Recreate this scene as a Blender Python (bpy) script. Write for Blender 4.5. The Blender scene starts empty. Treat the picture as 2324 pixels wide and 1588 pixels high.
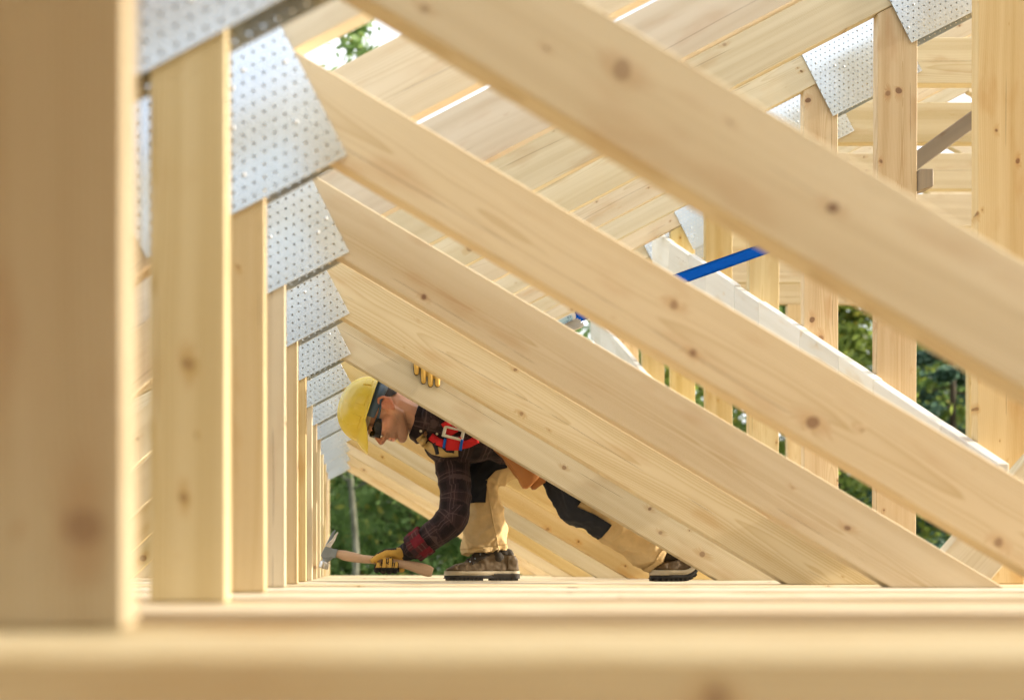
import bpy, bmesh, math, random
from mathutils import Vector, Matrix, noise
from mathutils.bvhtree import BVHTree

# ------------------------------------------------------------------ camera, sky, sun, exposure
scene = bpy.context.scene
C = scene.collection
F_PX, VPX, VPY = 2250.0, 795.0, 1293.0          # one-point perspective, measured on a 2324 px wide frame

cam_data = bpy.data.cameras.new('camera')
cam = bpy.data.objects.new('camera', cam_data)
C.objects.link(cam)
cam.location = (0, 0, 0)
cam.rotation_euler = (math.radians(90), 0, 0)
cam_data.sensor_width = 36.0
cam_data.lens = 36.0 * F_PX / 2324.0
cam_data.shift_x = (1162.0 - VPX) / 2324.0
cam_data.shift_y = (VPY - 794.0) / 2324.0
cam_data.clip_start = 0.02
cam_data.clip_end = 2000
cam_data.dof.use_dof = True
cam_data.dof.focus_distance = 3.95
cam_data.dof.aperture_fstop = 1.8
scene.camera = cam

SUN_TRAVEL = Vector((-0.93, 0.035, -0.33)).normalized()      # the way the light goes: low from the right, along the trusses
world = bpy.data.worlds.new('World')
scene.world = world
world.use_nodes = True
wn = world.node_tree
for n in list(wn.nodes):
    wn.nodes.remove(n)
w_out = wn.nodes.new('ShaderNodeOutputWorld')
w_bg = wn.nodes.new('ShaderNodeBackground')
w_sky = wn.nodes.new('ShaderNodeTexSky')
w_sky.sky_type = 'NISHITA'
w_sky.sun_disc = False
to_sun = -SUN_TRAVEL
w_sky.sun_elevation = math.asin(to_sun.z)
w_sky.sun_rotation = math.atan2(to_sun.x, to_sun.y)
w_sky.air_density = 1.0
w_sky.dust_density = 5.5
w_sky.ozone_density = 1.0
w_bg.inputs['Strength'].default_value = 0.15
w_tc = wn.nodes.new('ShaderNodeTexCoord')
w_map = wn.nodes.new('ShaderNodeMapping')
w_map.inputs['Scale'].default_value = (1.0, 1.0, 2.6)
w_no = wn.nodes.new('ShaderNodeTexNoise')
w_no.inputs['Scale'].default_value = 2.3
w_no.inputs['Detail'].default_value = 6.0
w_no.inputs['Roughness'].default_value = 0.55
w_mr = wn.nodes.new('ShaderNodeMapRange')
w_mr.interpolation_type = 'SMOOTHSTEP'
for _i, _v in enumerate((0.36, 0.62, 0.18, 0.88)):
    w_mr.inputs[1 + _i].default_value = _v
w_mix = wn.nodes.new('ShaderNodeMix')
w_mix.data_type = 'RGBA'
w_mix.inputs[7].default_value = (7.4, 7.5, 7.5, 1.0)
wn.links.new(w_tc.outputs['Generated'], w_map.inputs['Vector'])
wn.links.new(w_map.outputs[0], w_no.inputs['Vector'])
wn.links.new(w_no.outputs[0], w_mr.inputs[0])
wn.links.new(w_mr.outputs[0], w_mix.inputs[0])
wn.links.new(w_sky.outputs[0], w_mix.inputs[6])
wn.links.new(w_mix.outputs[2], w_bg.inputs['Color'])
wn.links.new(w_bg.outputs[0], w_out.inputs['Surface'])

sun_data = bpy.data.lights.new('sun', 'SUN')
sun_data.energy = 4.0
sun_data.angle = math.radians(0.55)
sun_data.color = (1.0, 0.90, 0.76)
sun = bpy.data.objects.new('sun', sun_data)
C.objects.link(sun)
sun.rotation_euler = SUN_TRAVEL.to_track_quat('-Z', 'Y').to_euler()
sun.location = (14, -2, 6)

scene.view_settings.view_transform = 'Standard'
scene.view_settings.look = 'None'
scene.view_settings.exposure = 1.15
scene.view_settings.gamma = 1.0
scene.view_settings.use_curve_mapping = False
scene.cycles.use_denoising = True
scene.cycles.use_adaptive_sampling = True
scene.cycles.adaptive_threshold = 0.03
scene.cycles.max_bounces = 8
scene.cycles.diffuse_bounces = 3
scene.cycles.glossy_bounces = 4
scene.cycles.transparent_max_bounces = 12
scene.cycles.caustics_reflective = False
scene.cycles.caustics_refractive = False

rng = random.Random(11)
S = 0.6                 # spacing of the trusses
FLOOR = -0.044          # top of the floor timbers, just under the lens


def P(u, v, d):
    """point seen at (u, v) of the 2324 px frame, d metres away (used once, to lay the place out)"""
    return Vector(((u - VPX) * d / F_PX, d, (VPY - v) * d / F_PX))


# ------------------------------------------------------------------ node helpers and materials
class NT:
    def __init__(self, name):
        self.m = bpy.data.materials.new(name)
        self.m.use_nodes = True
        self.t = self.m.node_tree
        for n in list(self.t.nodes):
            self.t.nodes.remove(n)
        self.out = self.n('ShaderNodeOutputMaterial')

    def n(self, typ, **kw):
        nd = self.t.nodes.new(typ)
        for k, v in kw.items():
            setattr(nd, k, v)
        return nd

    def put(self, sock, v):
        if isinstance(v, bpy.types.NodeSocket):
            self.t.links.new(v, sock)
        elif v is not None:
            sock.default_value = v

    def math(self, op, a, b=None, c=None, clamp=False):
        nd = self.n('ShaderNodeMath', operation=op)
        nd.use_clamp = clamp
        self.put(nd.inputs[0], a)
        if b is not None:
            self.put(nd.inputs[1], b)
        if c is not None:
            self.put(nd.inputs[2], c)
        return nd.outputs[0]

    def vmath(self, op, a, b=None, scale=None):
        nd = self.n('ShaderNodeVectorMath', operation=op)
        self.put(nd.inputs[0], a)
        if b is not None:
            self.put(nd.inputs[1], b)
        if scale is not None:
            self.put(nd.inputs['Scale'], scale)
        return nd.outputs['Value'] if op in ('LENGTH', 'DISTANCE', 'DOT_PRODUCT') else nd.outputs[0]

    def sep(self, v):
        nd = self.n('ShaderNodeSeparateXYZ')
        self.put(nd.inputs[0], v)
        return nd.outputs[0], nd.outputs[1], nd.outputs[2]

    def comb(self, x, y, z):
        nd = self.n('ShaderNodeCombineXYZ')
        self.put(nd.inputs[0], x)
        self.put(nd.inputs[1], y)
        self.put(nd.inputs[2], z)
        return nd.outputs[0]

    def noise(self, vec, scale=5.0, detail=2.0, rough=0.5):
        nd = self.n('ShaderNodeTexNoise')
        self.put(nd.inputs['Vector'], vec)
        nd.inputs['Scale'].default_value = scale
        nd.inputs['Detail'].default_value = detail
        nd.inputs['Roughness'].default_value = rough
        return nd.outputs[0], nd.outputs[1]

    def voronoi(self, vec, scale=5.0, rnd=1.0):
        nd = self.n('ShaderNodeTexVoronoi')
        self.put(nd.inputs['Vector'], vec)
        nd.inputs['Scale'].default_value = scale
        nd.inputs['Randomness'].default_value = rnd
        return nd.outputs['Distance'], nd.outputs['Color']

    def mapr(self, v, a, b, c, d, smooth=False):
        nd = self.n('ShaderNodeMapRange')
        nd.interpolation_type = 'SMOOTHSTEP' if smooth else 'LINEAR'
        self.put(nd.inputs[0], v)
        for i, x in enumerate((a, b, c, d)):
            self.put(nd.inputs[1 + i], x)
        return nd.outputs[0]

    def mix(self, f, a, b, mode='MIX'):
        nd = self.n('ShaderNodeMix', data_type='RGBA', blend_type=mode)
        self.put(nd.inputs['Factor'], f)
        self.put(nd.inputs[6], a if isinstance(a, bpy.types.NodeSocket) else (*a, 1))
        self.put(nd.inputs[7], b if isinstance(b, bpy.types.NodeSocket) else (*b, 1))
        return nd.outputs[2]

    def obj(self):
        return self.n('ShaderNodeTexCoord').outputs['Object']

    def rand(self):
        return self.n('ShaderNodeObjectInfo').outputs['Random']

    def bump(self, h, strength=0.3, dist=0.002):
        nd = self.n('ShaderNodeBump')
        nd.inputs['Strength'].default_value = strength
        nd.inputs['Distance'].default_value = dist
        self.put(nd.inputs['Height'], h)
        return nd.outputs[0]

    def bsdf(self, col, rough=0.5, metal=0.0, spec=0.5, normal=None, link=True, **kw):
        nd = self.n('ShaderNodeBsdfPrincipled')
        self.put(nd.inputs['Base Color'], col if isinstance(col, bpy.types.NodeSocket) else (*col, 1))
        self.put(nd.inputs['Roughness'], rough)
        self.put(nd.inputs['Metallic'], metal)
        nd.inputs['Specular IOR Level'].default_value = spec
        if normal is not None:
            self.put(nd.inputs['Normal'], normal)
        for k, v in kw.items():
            self.put(nd.inputs[k], v)
        if link:
            self.t.links.new(nd.outputs[0], self.out.inputs['Surface'])
        return nd.outputs[0]


def wood_material(name, early, late, knot_amount=0.5, weathered=0.0, ring=0.0052, knotcol=(0.125, 0.062, 0.024), knot_size=1.0):
    """sawn spruce: solid growth rings round a pith outside the timber, knots running through, amber flushes"""
    t = NT(name)
    co = t.obj()
    x, y, z = t.sep(co)
    r = t.rand()
    wn_ = t.n('ShaderNodeTexWhiteNoise', noise_dimensions='1D')
    t.put(wn_.inputs['W'], t.math('MULTIPLY', r, 913.7))
    ra, rb, rc = t.sep(wn_.outputs['Color'])
    xo = t.math('ADD', x, t.math('MULTIPLY', r, 61.0))
    # knots
    kv = t.comb(xo, t.math('MULTIPLY', y, 0.35), t.math('ADD', z, t.math('MULTIPLY', ra, 7.0)))
    warp = t.noise(kv, 24.0, 1.0)[1]
    kvw = t.vmath('ADD', kv, t.vmath('SCALE', t.vmath('SUBTRACT', warp, (0.5, 0.5, 0.5)), scale=0.013))
    vor = t.n('ShaderNodeTexVoronoi')
    t.put(vor.inputs['Vector'], kvw)
    vor.inputs['Scale'].default_value = 11.5
    kc = vor.outputs['Color']
    dx_, dy_, dz_ = t.sep(t.vmath('SUBTRACT', kvw, vor.outputs['Position']))
    kd = t.math('SQRT', t.math('ADD', t.math('ADD', t.math('MULTIPLY', dx_, dx_), t.math('MULTIPLY', dz_, dz_)), t.math('MULTIPLY', t.math('MULTIPLY', dy_, dy_), 0.04)))
    dxs = t.math('MULTIPLY', dx_, 0.42)
    kl = t.math('SQRT', t.math('ADD', t.math('ADD', t.math('MULTIPLY', dxs, dxs), t.math('MULTIPLY', dz_, dz_)), t.math('MULTIPLY', t.math('MULTIPLY', dy_, dy_), 0.04)))
    c1, c2, c3 = t.sep(kc)
    rad = t.mapr(c1, 1.0 - knot_amount, 1.0, 0.0, 0.0135 * knot_size)
    rad = t.math('MULTIPLY', rad, t.math('ADD', t.math('MULTIPLY', t.math('POWER', c2, 2.0), 1.05), 0.28))
    has = t.math('GREATER_THAN', c1, 1.0 - knot_amount)
    rel = t.math('DIVIDE', kd, t.math('ADD', rad, 0.0001))
    core = t.math('MULTIPLY', t.mapr(rel, 0.75, 1.1, 1.0, 0.0, True), has)
    relh = t.math('DIVIDE', kl, t.math('ADD', rad, 0.0001))
    halo = t.math('MULTIPLY', t.mapr(relh, 0.45, 1.9, 1.0, 0.0, True), has)
    # rings
    y0 = t.math('MULTIPLY', t.math('SUBTRACT', ra, 0.5), 0.10)
    z0 = t.math('MULTIPLY', t.math('SUBTRACT', rb, 0.5), 0.34)
    wl = t.noise(t.comb(t.math('MULTIPLY', xo, 1.1), t.math('MULTIPLY', y, 2.0), t.math('MULTIPLY', z, 2.5)), 1.0, 1.5)[1]
    wx, wy, wz = t.sep(wl)
    yy = t.math('ADD', t.math('SUBTRACT', y, y0), t.math('MULTIPLY', t.math('SUBTRACT', wx, 0.5), 0.06))
    zz = t.math('ADD', t.math('SUBTRACT', z, z0), t.math('MULTIPLY', t.math('SUBTRACT', wy, 0.5), 0.07))
    rr = t.math('SQRT', t.math('ADD', t.math('MULTIPLY', yy, yy), t.math('MULTIPLY', zz, zz)))
    rr = t.math('ADD', rr, t.math('MULTIPLY', halo, 0.011))
    rr = t.math('ADD', rr, t.math('MULTIPLY', t.noise(t.comb(t.math('MULTIPLY', xo, 7.0), t.math('MULTIPLY', y, 30.0), t.math('MULTIPLY', z, 30.0)), 1.0, 2.0)[0], 0.0030))
    ph = t.math('FRACT', t.math('DIVIDE', rr, ring))
    lw = t.math('POWER', ph, 2.6)
    lw = t.math('MULTIPLY', lw, t.mapr(ph, 0.93, 1.0, 1.0, 0.0))
    band = t.noise(t.comb(t.math('MULTIPLY', xo, 0.35), t.math('MULTIPLY', rr, 22.0), 0.0), 1.0, 3.0)[0]
    fibre = t.noise(t.comb(t.math('MULTIPLY', xo, 5.0), t.math('MULTIPLY', y, 420.0), t.math('MULTIPLY', z, 420.0)), 1.0, 2.0)[0]
    blot = t.noise(t.comb(t.math('MULTIPLY', xo, 4.0), t.math('MULTIPLY', y, 7.0), t.math('MULTIPLY', z, 14.0)), 1.0, 3.0)[0]
    f = t.math('ADD', t.math('MULTIPLY', lw, t.mapr(band, 0.3, 0.7, 0.34, 1.0)), t.mapr(band, 0.40, 0.70, 0.0, 0.48))
    f = t.math('ADD', f, t.math('MULTIPLY', t.math('SUBTRACT', fibre, 0.5), 0.16), clamp=True)
    col = t.mix(f, early, late)
    amber = tuple(a * b for a, b in zip(late, (0.92, 0.70, 0.46)))
    col = t.mix(t.math('MULTIPLY', t.mapr(blot, 0.54, 0.74, 0.0, 1.0, True), 0.40), col, amber)
    col = t.mix(t.math('MULTIPLY', halo, 0.5), col, amber)
    kring = t.math('MULTIPLY', t.math('ADD', t.math('SINE', t.math('MULTIPLY', kd, 2300.0)), 1.0), 0.5)
    kcol = t.mix(kring, knotcol, tuple(k * 2.3 for k in knotcol))
    col = t.mix(t.math('MULTIPLY', core, t.mapr(c3, 0.0, 1.0, 0.45, 0.97)), col, kcol)
    # drying checks along the grain
    chk = t.math('ABSOLUTE', t.math('SUBTRACT', t.math('ADD', z, t.math('MULTIPLY', t.math('SUBTRACT', wz, 0.5), 0.05)), t.math('MULTIPLY', t.math('SUBTRACT', rc, 0.5), 0.12)))
    chm = t.math('MULTIPLY', t.mapr(chk, 0.0003, 0.0011, 1.0, 0.0), t.mapr(blot, 0.50, 0.56, 0.0, 0.75))
    col = t.mix(chm, col, (0.17, 0.09, 0.04))
    # each timber its own cast
    hs = t.n('ShaderNodeHueSaturation')
    t.put(hs.inputs['Hue'], t.mapr(rc, 0.0, 1.0, 0.493, 0.509))
    t.put(hs.inputs['Saturation'], t.mapr(rb, 0.0, 1.0, 0.74, 1.14))
    t.put(hs.inputs['Value'], t.mapr(ra, 0.0, 1.0, 0.84, 1.08))
    t.put(hs.inputs['Color'], col)
    col = hs.outputs[0]
    if weathered:
        wv = t.noise(t.comb(t.math('MULTIPLY', xo, 3.0), t.math('MULTIPLY', y, 40.0), t.math('MULTIPLY', z, 40.0)), 1.0, 4.0)[0]
        col = t.mix(t.math('MULTIPLY', t.mapr(wv, 0.25, 0.7, 0.4, 1.0), weathered), col, (0.17, 0.15, 0.13))
    t.bsdf(col, rough=t.mapr(fibre, 0.2, 0.8, 0.5, 0.68), spec=0.32, normal=t.bump(t.noise(t.vmath('MULTIPLY', co, (5.0, 420.0, 420.0)), 1.0, 1.0)[0], 0.16, 0.0009))
    return t.m


def plain(name, col, rough=0.6, metal=0.0, spec=0.4, vary=0.10, scale=60.0, bump=0.0, **kw):
    """a plain colour broken up by a fine noise in value and gloss"""
    t = NT(name)
    co = t.obj()
    a = t.noise(co, scale, 3.0)[0]
    b = t.noise(co, scale * 0.13, 2.0)[0]
    v = t.math('ADD', t.math('MULTIPLY', t.math('SUBTRACT', a, 0.5), vary), t.math('MULTIPLY', t.math('SUBTRACT', b, 0.5), vary * 1.6))
    c = t.mix(t.math('ADD', v, 0.5, clamp=True), tuple(x * 0.55 for x in col), tuple(min(1, x * 1.45) for x in col))
    t.bsdf(c, rough=t.mapr(a, 0.2, 0.8, max(0.02, rough - 0.07), min(1, rough + 0.07)), metal=metal, spec=spec,
           normal=t.bump(a, bump, 0.002) if bump else None, **kw)
    return t.m


WOOD = wood_material('spruce', (0.72, 0.60, 0.375), (0.535, 0.39, 0.175), knot_amount=0.40)
WOOD_WARM = wood_material('spruce_warm', (0.71, 0.565, 0.325), (0.53, 0.355, 0.145), knot_amount=0.44)
WOOD_PALE = wood_material('spruce_pale', (0.73, 0.63, 0.45), (0.57, 0.45, 0.255), knot_amount=0.34)
WOOD_SHADED = wood_material('spruce_shaded', (0.56, 0.475, 0.29), (0.43, 0.325, 0.155), knot_amount=0.42, knot_size=1.3)  # spruce darkened in its colour to stand for shade on the nearest truss
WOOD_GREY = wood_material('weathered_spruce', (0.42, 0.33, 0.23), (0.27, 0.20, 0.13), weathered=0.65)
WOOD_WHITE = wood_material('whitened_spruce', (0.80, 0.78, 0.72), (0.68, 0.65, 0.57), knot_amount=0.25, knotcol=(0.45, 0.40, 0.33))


def zinc_material():
    """galvanised sheet punched with staggered rows of 5.5 mm holes that really let one look through"""
    t = NT('galvanised_steel')
    co = t.obj()
    x, y, z = t.sep(co)
    p = 0.0227
    row = t.math('FLOOR', t.math('DIVIDE', z, p))
    sh = t.math('MULTIPLY', t.math('MODULO', t.math('ADD', row, 100.0), 2.0), p * 0.5)
    fx = t.math('SUBTRACT', t.math('FRACT', t.math('DIVIDE', t.math('ADD', t.math('ADD', x, sh), 10 * p), p)), 0.5)
    fz = t.math('SUBTRACT', t.math('FRACT', t.math('DIVIDE', t.math('ADD', z, 100 * p), p)), 0.5)
    d = t.math('MULTIPLY', t.math('SQRT', t.math('ADD', t.math('MULTIPLY', fx, fx), t.math('MULTIPLY', fz, fz))), p)
    hole = t.math('LESS_THAN', d, 0.0027)
    lip = t.mapr(d, 0.0027, 0.0038, 1.0, 0.0, True)
    r = t.rand()
    off = t.comb(t.math('MULTIPLY', r, 31.0), 0.0, 0.0)
    v = t.vmath('ADD', co, off)
    sp = t.voronoi(v, 85.0)[1]
    s1 = t.sep(sp)[0]
    sm = t.noise(v, 5.0, 3.0)[0]
    dirt = t.noise(v, 17.0, 4.0)[0]
    val = t.math('ADD', t.math('MULTIPLY', s1, 0.015), t.mapr(sm, 0.3, 0.7, 0.80, 0.90))
    col = t.comb(t.math('MULTIPLY', val, 0.90), t.math('MULTIPLY', val, 0.98), t.math('MULTIPLY', val, 1.06))
    col = t.mix(t.mapr(dirt, 0.60, 0.74, 0.0, 0.14), col, (0.33, 0.30, 0.26))
    col = t.mix(t.math('MULTIPLY', lip, 0.45), col, (0.36, 0.33, 0.30))
    rough = t.math('ADD', t.mapr(sm, 0.3, 0.7, 0.16, 0.26), t.math('MULTIPLY', s1, 0.02))
    h = t.math('ADD', t.math('MULTIPLY', lip, -0.8), t.math('MULTIPLY', sm, 0.25))
    b = t.bsdf(col, rough=rough, metal=0.72, spec=0.5, normal=t.bump(h, 0.04, 0.0010), link=False)
    tr = t.n('ShaderNodeBsdfTransparent')
    ms = t.n('ShaderNodeMixShader')
    t.put(ms.inputs[0], hole)
    t.put(ms.inputs[1], b)
    t.put(ms.inputs[2], tr.outputs[0])
    t.put(t.out.inputs['Surface'], ms.outputs[0])
    return t.m


ZINC = zinc_material()
NAIL = plain('nail_steel', (0.55, 0.56, 0.57), rough=0.5, metal=0.6, vary=0.25)


# ------------------------------------------------------------------ object helpers
def tag(o, label, cat, group=None, kind=None):
    o['label'] = label
    if cat:
        o['category'] = cat
    if group:
        o['group'] = group
    if kind:
        o['kind'] = kind
    return o


def empty(name, loc, label=None, cat=None, group=None):
    o = bpy.data.objects.new(name, None)
    o.empty_display_size = 0.1
    o.location = loc
    C.objects.link(o)
    if label:
        tag(o, label, cat, group)
    return o


def link(name, me, parent=None, mat=None, loc=(0, 0, 0), rot=None):
    o = bpy.data.objects.new(name, me)
    C.objects.link(o)
    if mat is not None and not me.materials:
        me.materials.append(mat)
    if parent is not None:
        o.parent = parent
    o.location = loc
    if rot is not None:
        o.rotation_euler = rot
    return o


def from_bm(name, bm, mat=None, smooth=False):
    me = bpy.data.meshes.new(name)
    bmesh.ops.recalc_face_normals(bm, faces=bm.faces)
    bm.to_mesh(me)
    bm.free()
    if smooth:
        me.polygons.foreach_set('use_smooth', [True] * len(me.polygons))
    if mat is not None:
        me.materials.append(mat)
    return me


def prism(name, poly, y0, y1, axis=(1, 0), bevel=0.0025, mat=None):
    """a flat-sided timber: outline poly in (x, z), y0..y1 thick; the mesh's own X runs along `axis` (the grain).
    returns mesh and (location, rotation) that put it back"""
    ax = Vector(axis).normalized()
    up = Vector((-ax.y, ax.x))
    cx = sum(p[0] for p in poly) / len(poly)
    cz = sum(p[1] for p in poly) / len(poly)
    yc, h = (y0 + y1) / 2, (y1 - y0) / 2
    bm = bmesh.new()
    rows = []
    for s in (-h, h):
        rows.append([bm.verts.new((Vector((p[0] - cx, p[1] - cz)).dot(ax), s, Vector((p[0] - cx, p[1] - cz)).dot(up))) for p in poly])
    bm.faces.new(rows[0])
    bm.faces.new(list(reversed(rows[1])))
    n = len(poly)
    for i in range(n):
        bm.faces.new([rows[0][(i + 1) % n], rows[0][i], rows[1][i], rows[1][(i + 1) % n]])
    if bevel:
        bmesh.ops.bevel(bm, geom=list(bm.edges), offset=bevel, segments=1, affect='EDGES')
    me = from_bm(name, bm, mat)
    rot = (0, -math.atan2(ax.y, ax.x), 0)
    return me, (cx, yc, cz), rot


# ------------------------------------------------------------------ the trusses
T = 0.045
SL, CB, CT = 0.518, 1.07, 1.295              # top chord: slope, heights of under and upper edge over x = 0
AP = 4.2                                      # ridge
cb = lambda x: CB + SL * x
ct = lambda x: CT + SL * x
DS, DB, DT = 0.596, 0.781, 0.953              # the strut that falls to the right
XP0, XP1 = -0.270, -0.166                     # short post
K0, K1 = 1.985, 2.135                         # tall post
COL0, COL1 = 2.125, 2.325                     # collar
MIR = lambda poly: [(2 * AP - x, z) for x, z in reversed(poly)]
Z0 = FLOOR

members = []                                  # name, outline, y0, y1 (from the truss plane), grain axis


def member(name, poly, axis, y0=0.0, y1=T):
    members.append((name, poly, axis, y0, y1))


left_chord = [(-2.45, cb(-2.45)), (AP - 0.001, cb(AP)), (AP - 0.001, ct(AP)), (-2.45, ct(-2.45))]
member('top_chord', left_chord, (1, SL))
member('top_chord', MIR(left_chord), (1, -SL))
member('short_post', [(XP0, Z0 + .001), (XP1, Z0 + .001), (XP1, cb(XP1) - .001), (XP0, cb(XP0) - .001)], (0, 1))
xi = (DT - CB) / (SL + DS)
member('strut', [(XP1 + .001, DB - DS * XP1), ((DB - Z0) / DS, Z0 + .001), ((DT - Z0) / DS, Z0 + .001), (xi, cb(xi) - .001), (XP1 + .001, cb(XP1) - .001)], (1, -DS))
wl0, wl1 = 0.70, 0.86
member('eave_strut', [(XP0 - .001, wl0), (XP0 - .001, wl1), (XP0 - (wl1 - Z0) / 0.9, Z0 + .001), (XP0 - (wl0 - Z0) / 0.9, Z0 + .001)], (1, 0.9))
tall = [(K0, Z0 + .001), (K1, Z0 + .001), (K1, cb(K1) - .001), (K0, cb(K0) - .001)]
member('tall_post', tall, (0, 1), 0.005, 0.039)
member('tall_post', MIR(tall), (0, 1), 0.005, 0.039)
xc = (COL1 - CB) / SL
member('collar', [(K1 + .002, COL0), (2 * AP - K1 - .002, COL0), (2 * AP - K1 - .002, cb(K1) - .002), (2 * AP - xc, COL1), (xc, COL1), (K1 + .002, cb(K1) - .002)], (1, 0))
XL = (Z0 - CB) / SL
bot = [(XL + .01, Z0), (2 * AP - XL - .01, Z0), (2 * AP - XL + .36, Z0 - .2), (XL - .36, Z0 - .2)]
member('bottom_chord', bot, (1, 0), 0.0, T + 0.003)
jo = [(XL + .02, Z0 - .002), (2 * AP - XL - .02, Z0 - .002), (2 * AP - XL + .34, Z0 - .198), (XL - .34, Z0 - .198)]
member('floor_joist', jo, (1, 0), -0.180, -0.004)

member_mesh = []
for nm, poly, axis, y0, y1 in members:
    me, loc, rot = prism(nm, poly, y0, y1, axis, 0.0022 if nm != 'floor_joist' else 0.004)
    member_mesh.append((nm, me, loc, rot))

# connector plates (front and back) with nails driven through some of the holes
PD = Vector((0.884, 0.467)).normalized()
PU = Vector((-PD.y, PD.x))
PL, PH = 0.437, 0.320


def plate_mesh():
    bm = bmesh.new()
    bmesh.ops.create_cube(bm, size=1.0)
    for v in bm.verts:
        v.co = Vector((v.co.x * PL, v.co.y * 0.002, v.co.z * PH))
    bmesh.ops.bevel(bm, geom=list(bm.edges), offset=0.0005, segments=1, affect='EDGES')
    return from_bm('connector_plate', bm, ZINC)


def nail_mesh():
    bm = bmesh.new()
    prof = [(0.0, -0.0032), (0.0030, -0.0030), (0.0048, -0.0020), (0.0050, -0.0002), (0.0024, 0.0004)]
    rings = []
    for r_, y_ in prof:
        rings.append([bm.verts.new((r_ * math.cos(k * math.pi / 4), y_, r_ * math.sin(k * math.pi / 4))) for k in range(8)] if r_ else [bm.verts.new((0, y_, 0))])
    for i in range(8):
        bm.faces.new([rings[0][0], rings[1][i], rings[1][(i + 1) % 8]])
    for a, b in zip(rings[1:], rings[2:]):
        for i in range(8):
            bm.faces.new([a[i], b[i], b[(i + 1) % 8], a[(i + 1) % 8]])
    return from_bm('nail', bm, NAIL, smooth=True)


PLATE, NAILM = plate_mesh(), nail_mesh()
tipL = Vector((0.0, 0.812))
plate_centres = [('L', tipL - PD * (PL / 2) + PU * (PH / 2), False, (0.0, T)),
                 ('R', Vector((2.118, 1.973)) + PD * (PL / 2) + PU * (PH / 2), False, (0.0, T)),
                 ('M', Vector((2 * AP - 2.118, 1.973)) + Vector((-PD.x, PD.y)) * (PL / 2) + Vector((PD.y, PD.x)) * (PH / 2), True, (0.0, T))]
hole_spots = []
pp = 0.0227
for j in range(-6, 7):
    for i in range(-9, 10):
        z = (j + 0.5) * pp
        x = (i + 0.5) * pp - ((j + 100) % 2) * pp * 0.5
        if abs(x) < PL / 2 - 0.008 and abs(z) < PH / 2 - 0.008:
            hole_spots.append((x, z))

N_FIRST, N_LAST = 1, 13
truss_words = {
    -1: 'roof truss just behind the lens', -2: 'roof truss second behind the lens', -3: 'roof truss third behind the lens',
    1: 'blurred spruce roof truss nearest the lens, its post filling the left edge',
    2: 'second nearest roof truss, its out-of-focus strut crossing the top right corner',
    3: 'third nearest roof truss, its big plate reflecting blue sky',
    4: 'fourth nearest roof truss, between the blue-reflecting plate and the sharp ones',
    5: 'fifth nearest roof truss, strut just in front of the gloved fingers',
    6: 'roof truss whose strut the worker grips, hiding his back',
    7: 'roof truss directly behind the crouching worker',
    8: 'roof truss second behind the crouching worker',
    9: 'roof truss third behind the crouching worker',
    10: 'roof truss fourth behind the crouching worker',
    11: 'third roof truss from the far open end of the attic',
    12: 'second roof truss from the far open end of the attic',
    13: 'farthest roof truss at the open end, trees right behind it',
}
trusses = {}
for n in [-3, -2, -1] + list(range(N_FIRST, N_LAST + 1)):
    d = (n + 0.22) * S
    root = empty('roof_truss', (0, d, 0), truss_words[n], 'roof truss', 'roof trusses in a row')
    trusses[n] = root
    rg = random.Random(100 + n)
    for k, (nm, me, loc, rot) in enumerate(member_mesh):
        if not me.materials:
            me.materials.append(WOOD)
        jl, jr = (0.0, 0.0) if nm in ('bottom_chord', 'floor_joist', 'collar', 'short_post') else (rg.uniform(-.0025, .0025), math.radians(rg.uniform(-.18, .18)))
        o = link(nm, me, root, None, (loc[0], loc[1] + jl * .6, loc[2] + jl), (rot[0], rot[1] + jr, rot[2]))
        # material per object so alike timbers may come from different boards
        mt = WOOD
        if nm == 'tall_post':
            mt = WOOD_WARM
        elif nm in ('strut', 'short_post', 'eave_strut') and n >= 6:
            mt = WOOD_WARM if (n + k) % 3 else WOOD
        elif nm == 'top_chord':
            mt = WOOD_PALE if n != 6 else WOOD
        elif nm in ('floor_joist',):
            mt = WOOD_PALE
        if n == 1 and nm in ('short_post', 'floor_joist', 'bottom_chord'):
            mt = WOOD_SHADED  # nearest truss: its shade is put into the wood colour
        o.material_slots[0].link = 'OBJECT'
        o.material_slots[0].material = mt
    for which, c, mir, (ya, yb) in plate_centres:
        ang = -math.atan2(PD.y, -PD.x if mir else PD.x)
        if mir:
            ang = math.atan2(PD.y, PD.x)
        for y_ in ((ya - 0.0012), (yb + 0.0012)):
            pl = link('connector_plate', PLATE, root, None, (c.x + rg.uniform(-.007, .007), y_ + (.0032 if y_ > .01 else -.0032), c.y + rg.uniform(-.006, .006)), (0, ang + math.radians(rg.uniform(-1.1, 1.1)), 0))
            if y_ < 0 and not mir:
                # nails: over the timbers only
                cand = hole_spots[:]
                rg.shuffle(cand)
                k = 0
                for hx, hz in cand:
                    w = c + PD * hx + PU * hz
                    on = False
                    if which == 'L':
                        on = (XP0 + .012 < w.x < XP1 - .012) or (w.y > cb(w.x) + .01) or (w.x > XP1 + .012 and DB - DS * w.x + .012 < w.y)
                    else:
                        on = (K0 + .012 < w.x < K1 - .012) or (cb(w.x) + .01 < w.y < ct(w.x)) or (w.x > K1 and w.y > COL0 + .01)
                    if on and k < (9 if which == 'L' else 13):
                        link('nail', NAILM, pl, None, (hx, -0.0014, hz))
                        k += 1
# gable studs on the farthest truss
for gx in (3.50, 4.95):
    me, loc, rot = prism('gable_stud', [(gx, Z0 + .001), (gx + .12, Z0 + .001), (gx + .12, COL0 - .001), (gx, COL0 - .001)], 0, T, (0, 1))
    o = link('gable_stud', me, trusses[13], WOOD_WARM, loc, rot)

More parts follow.
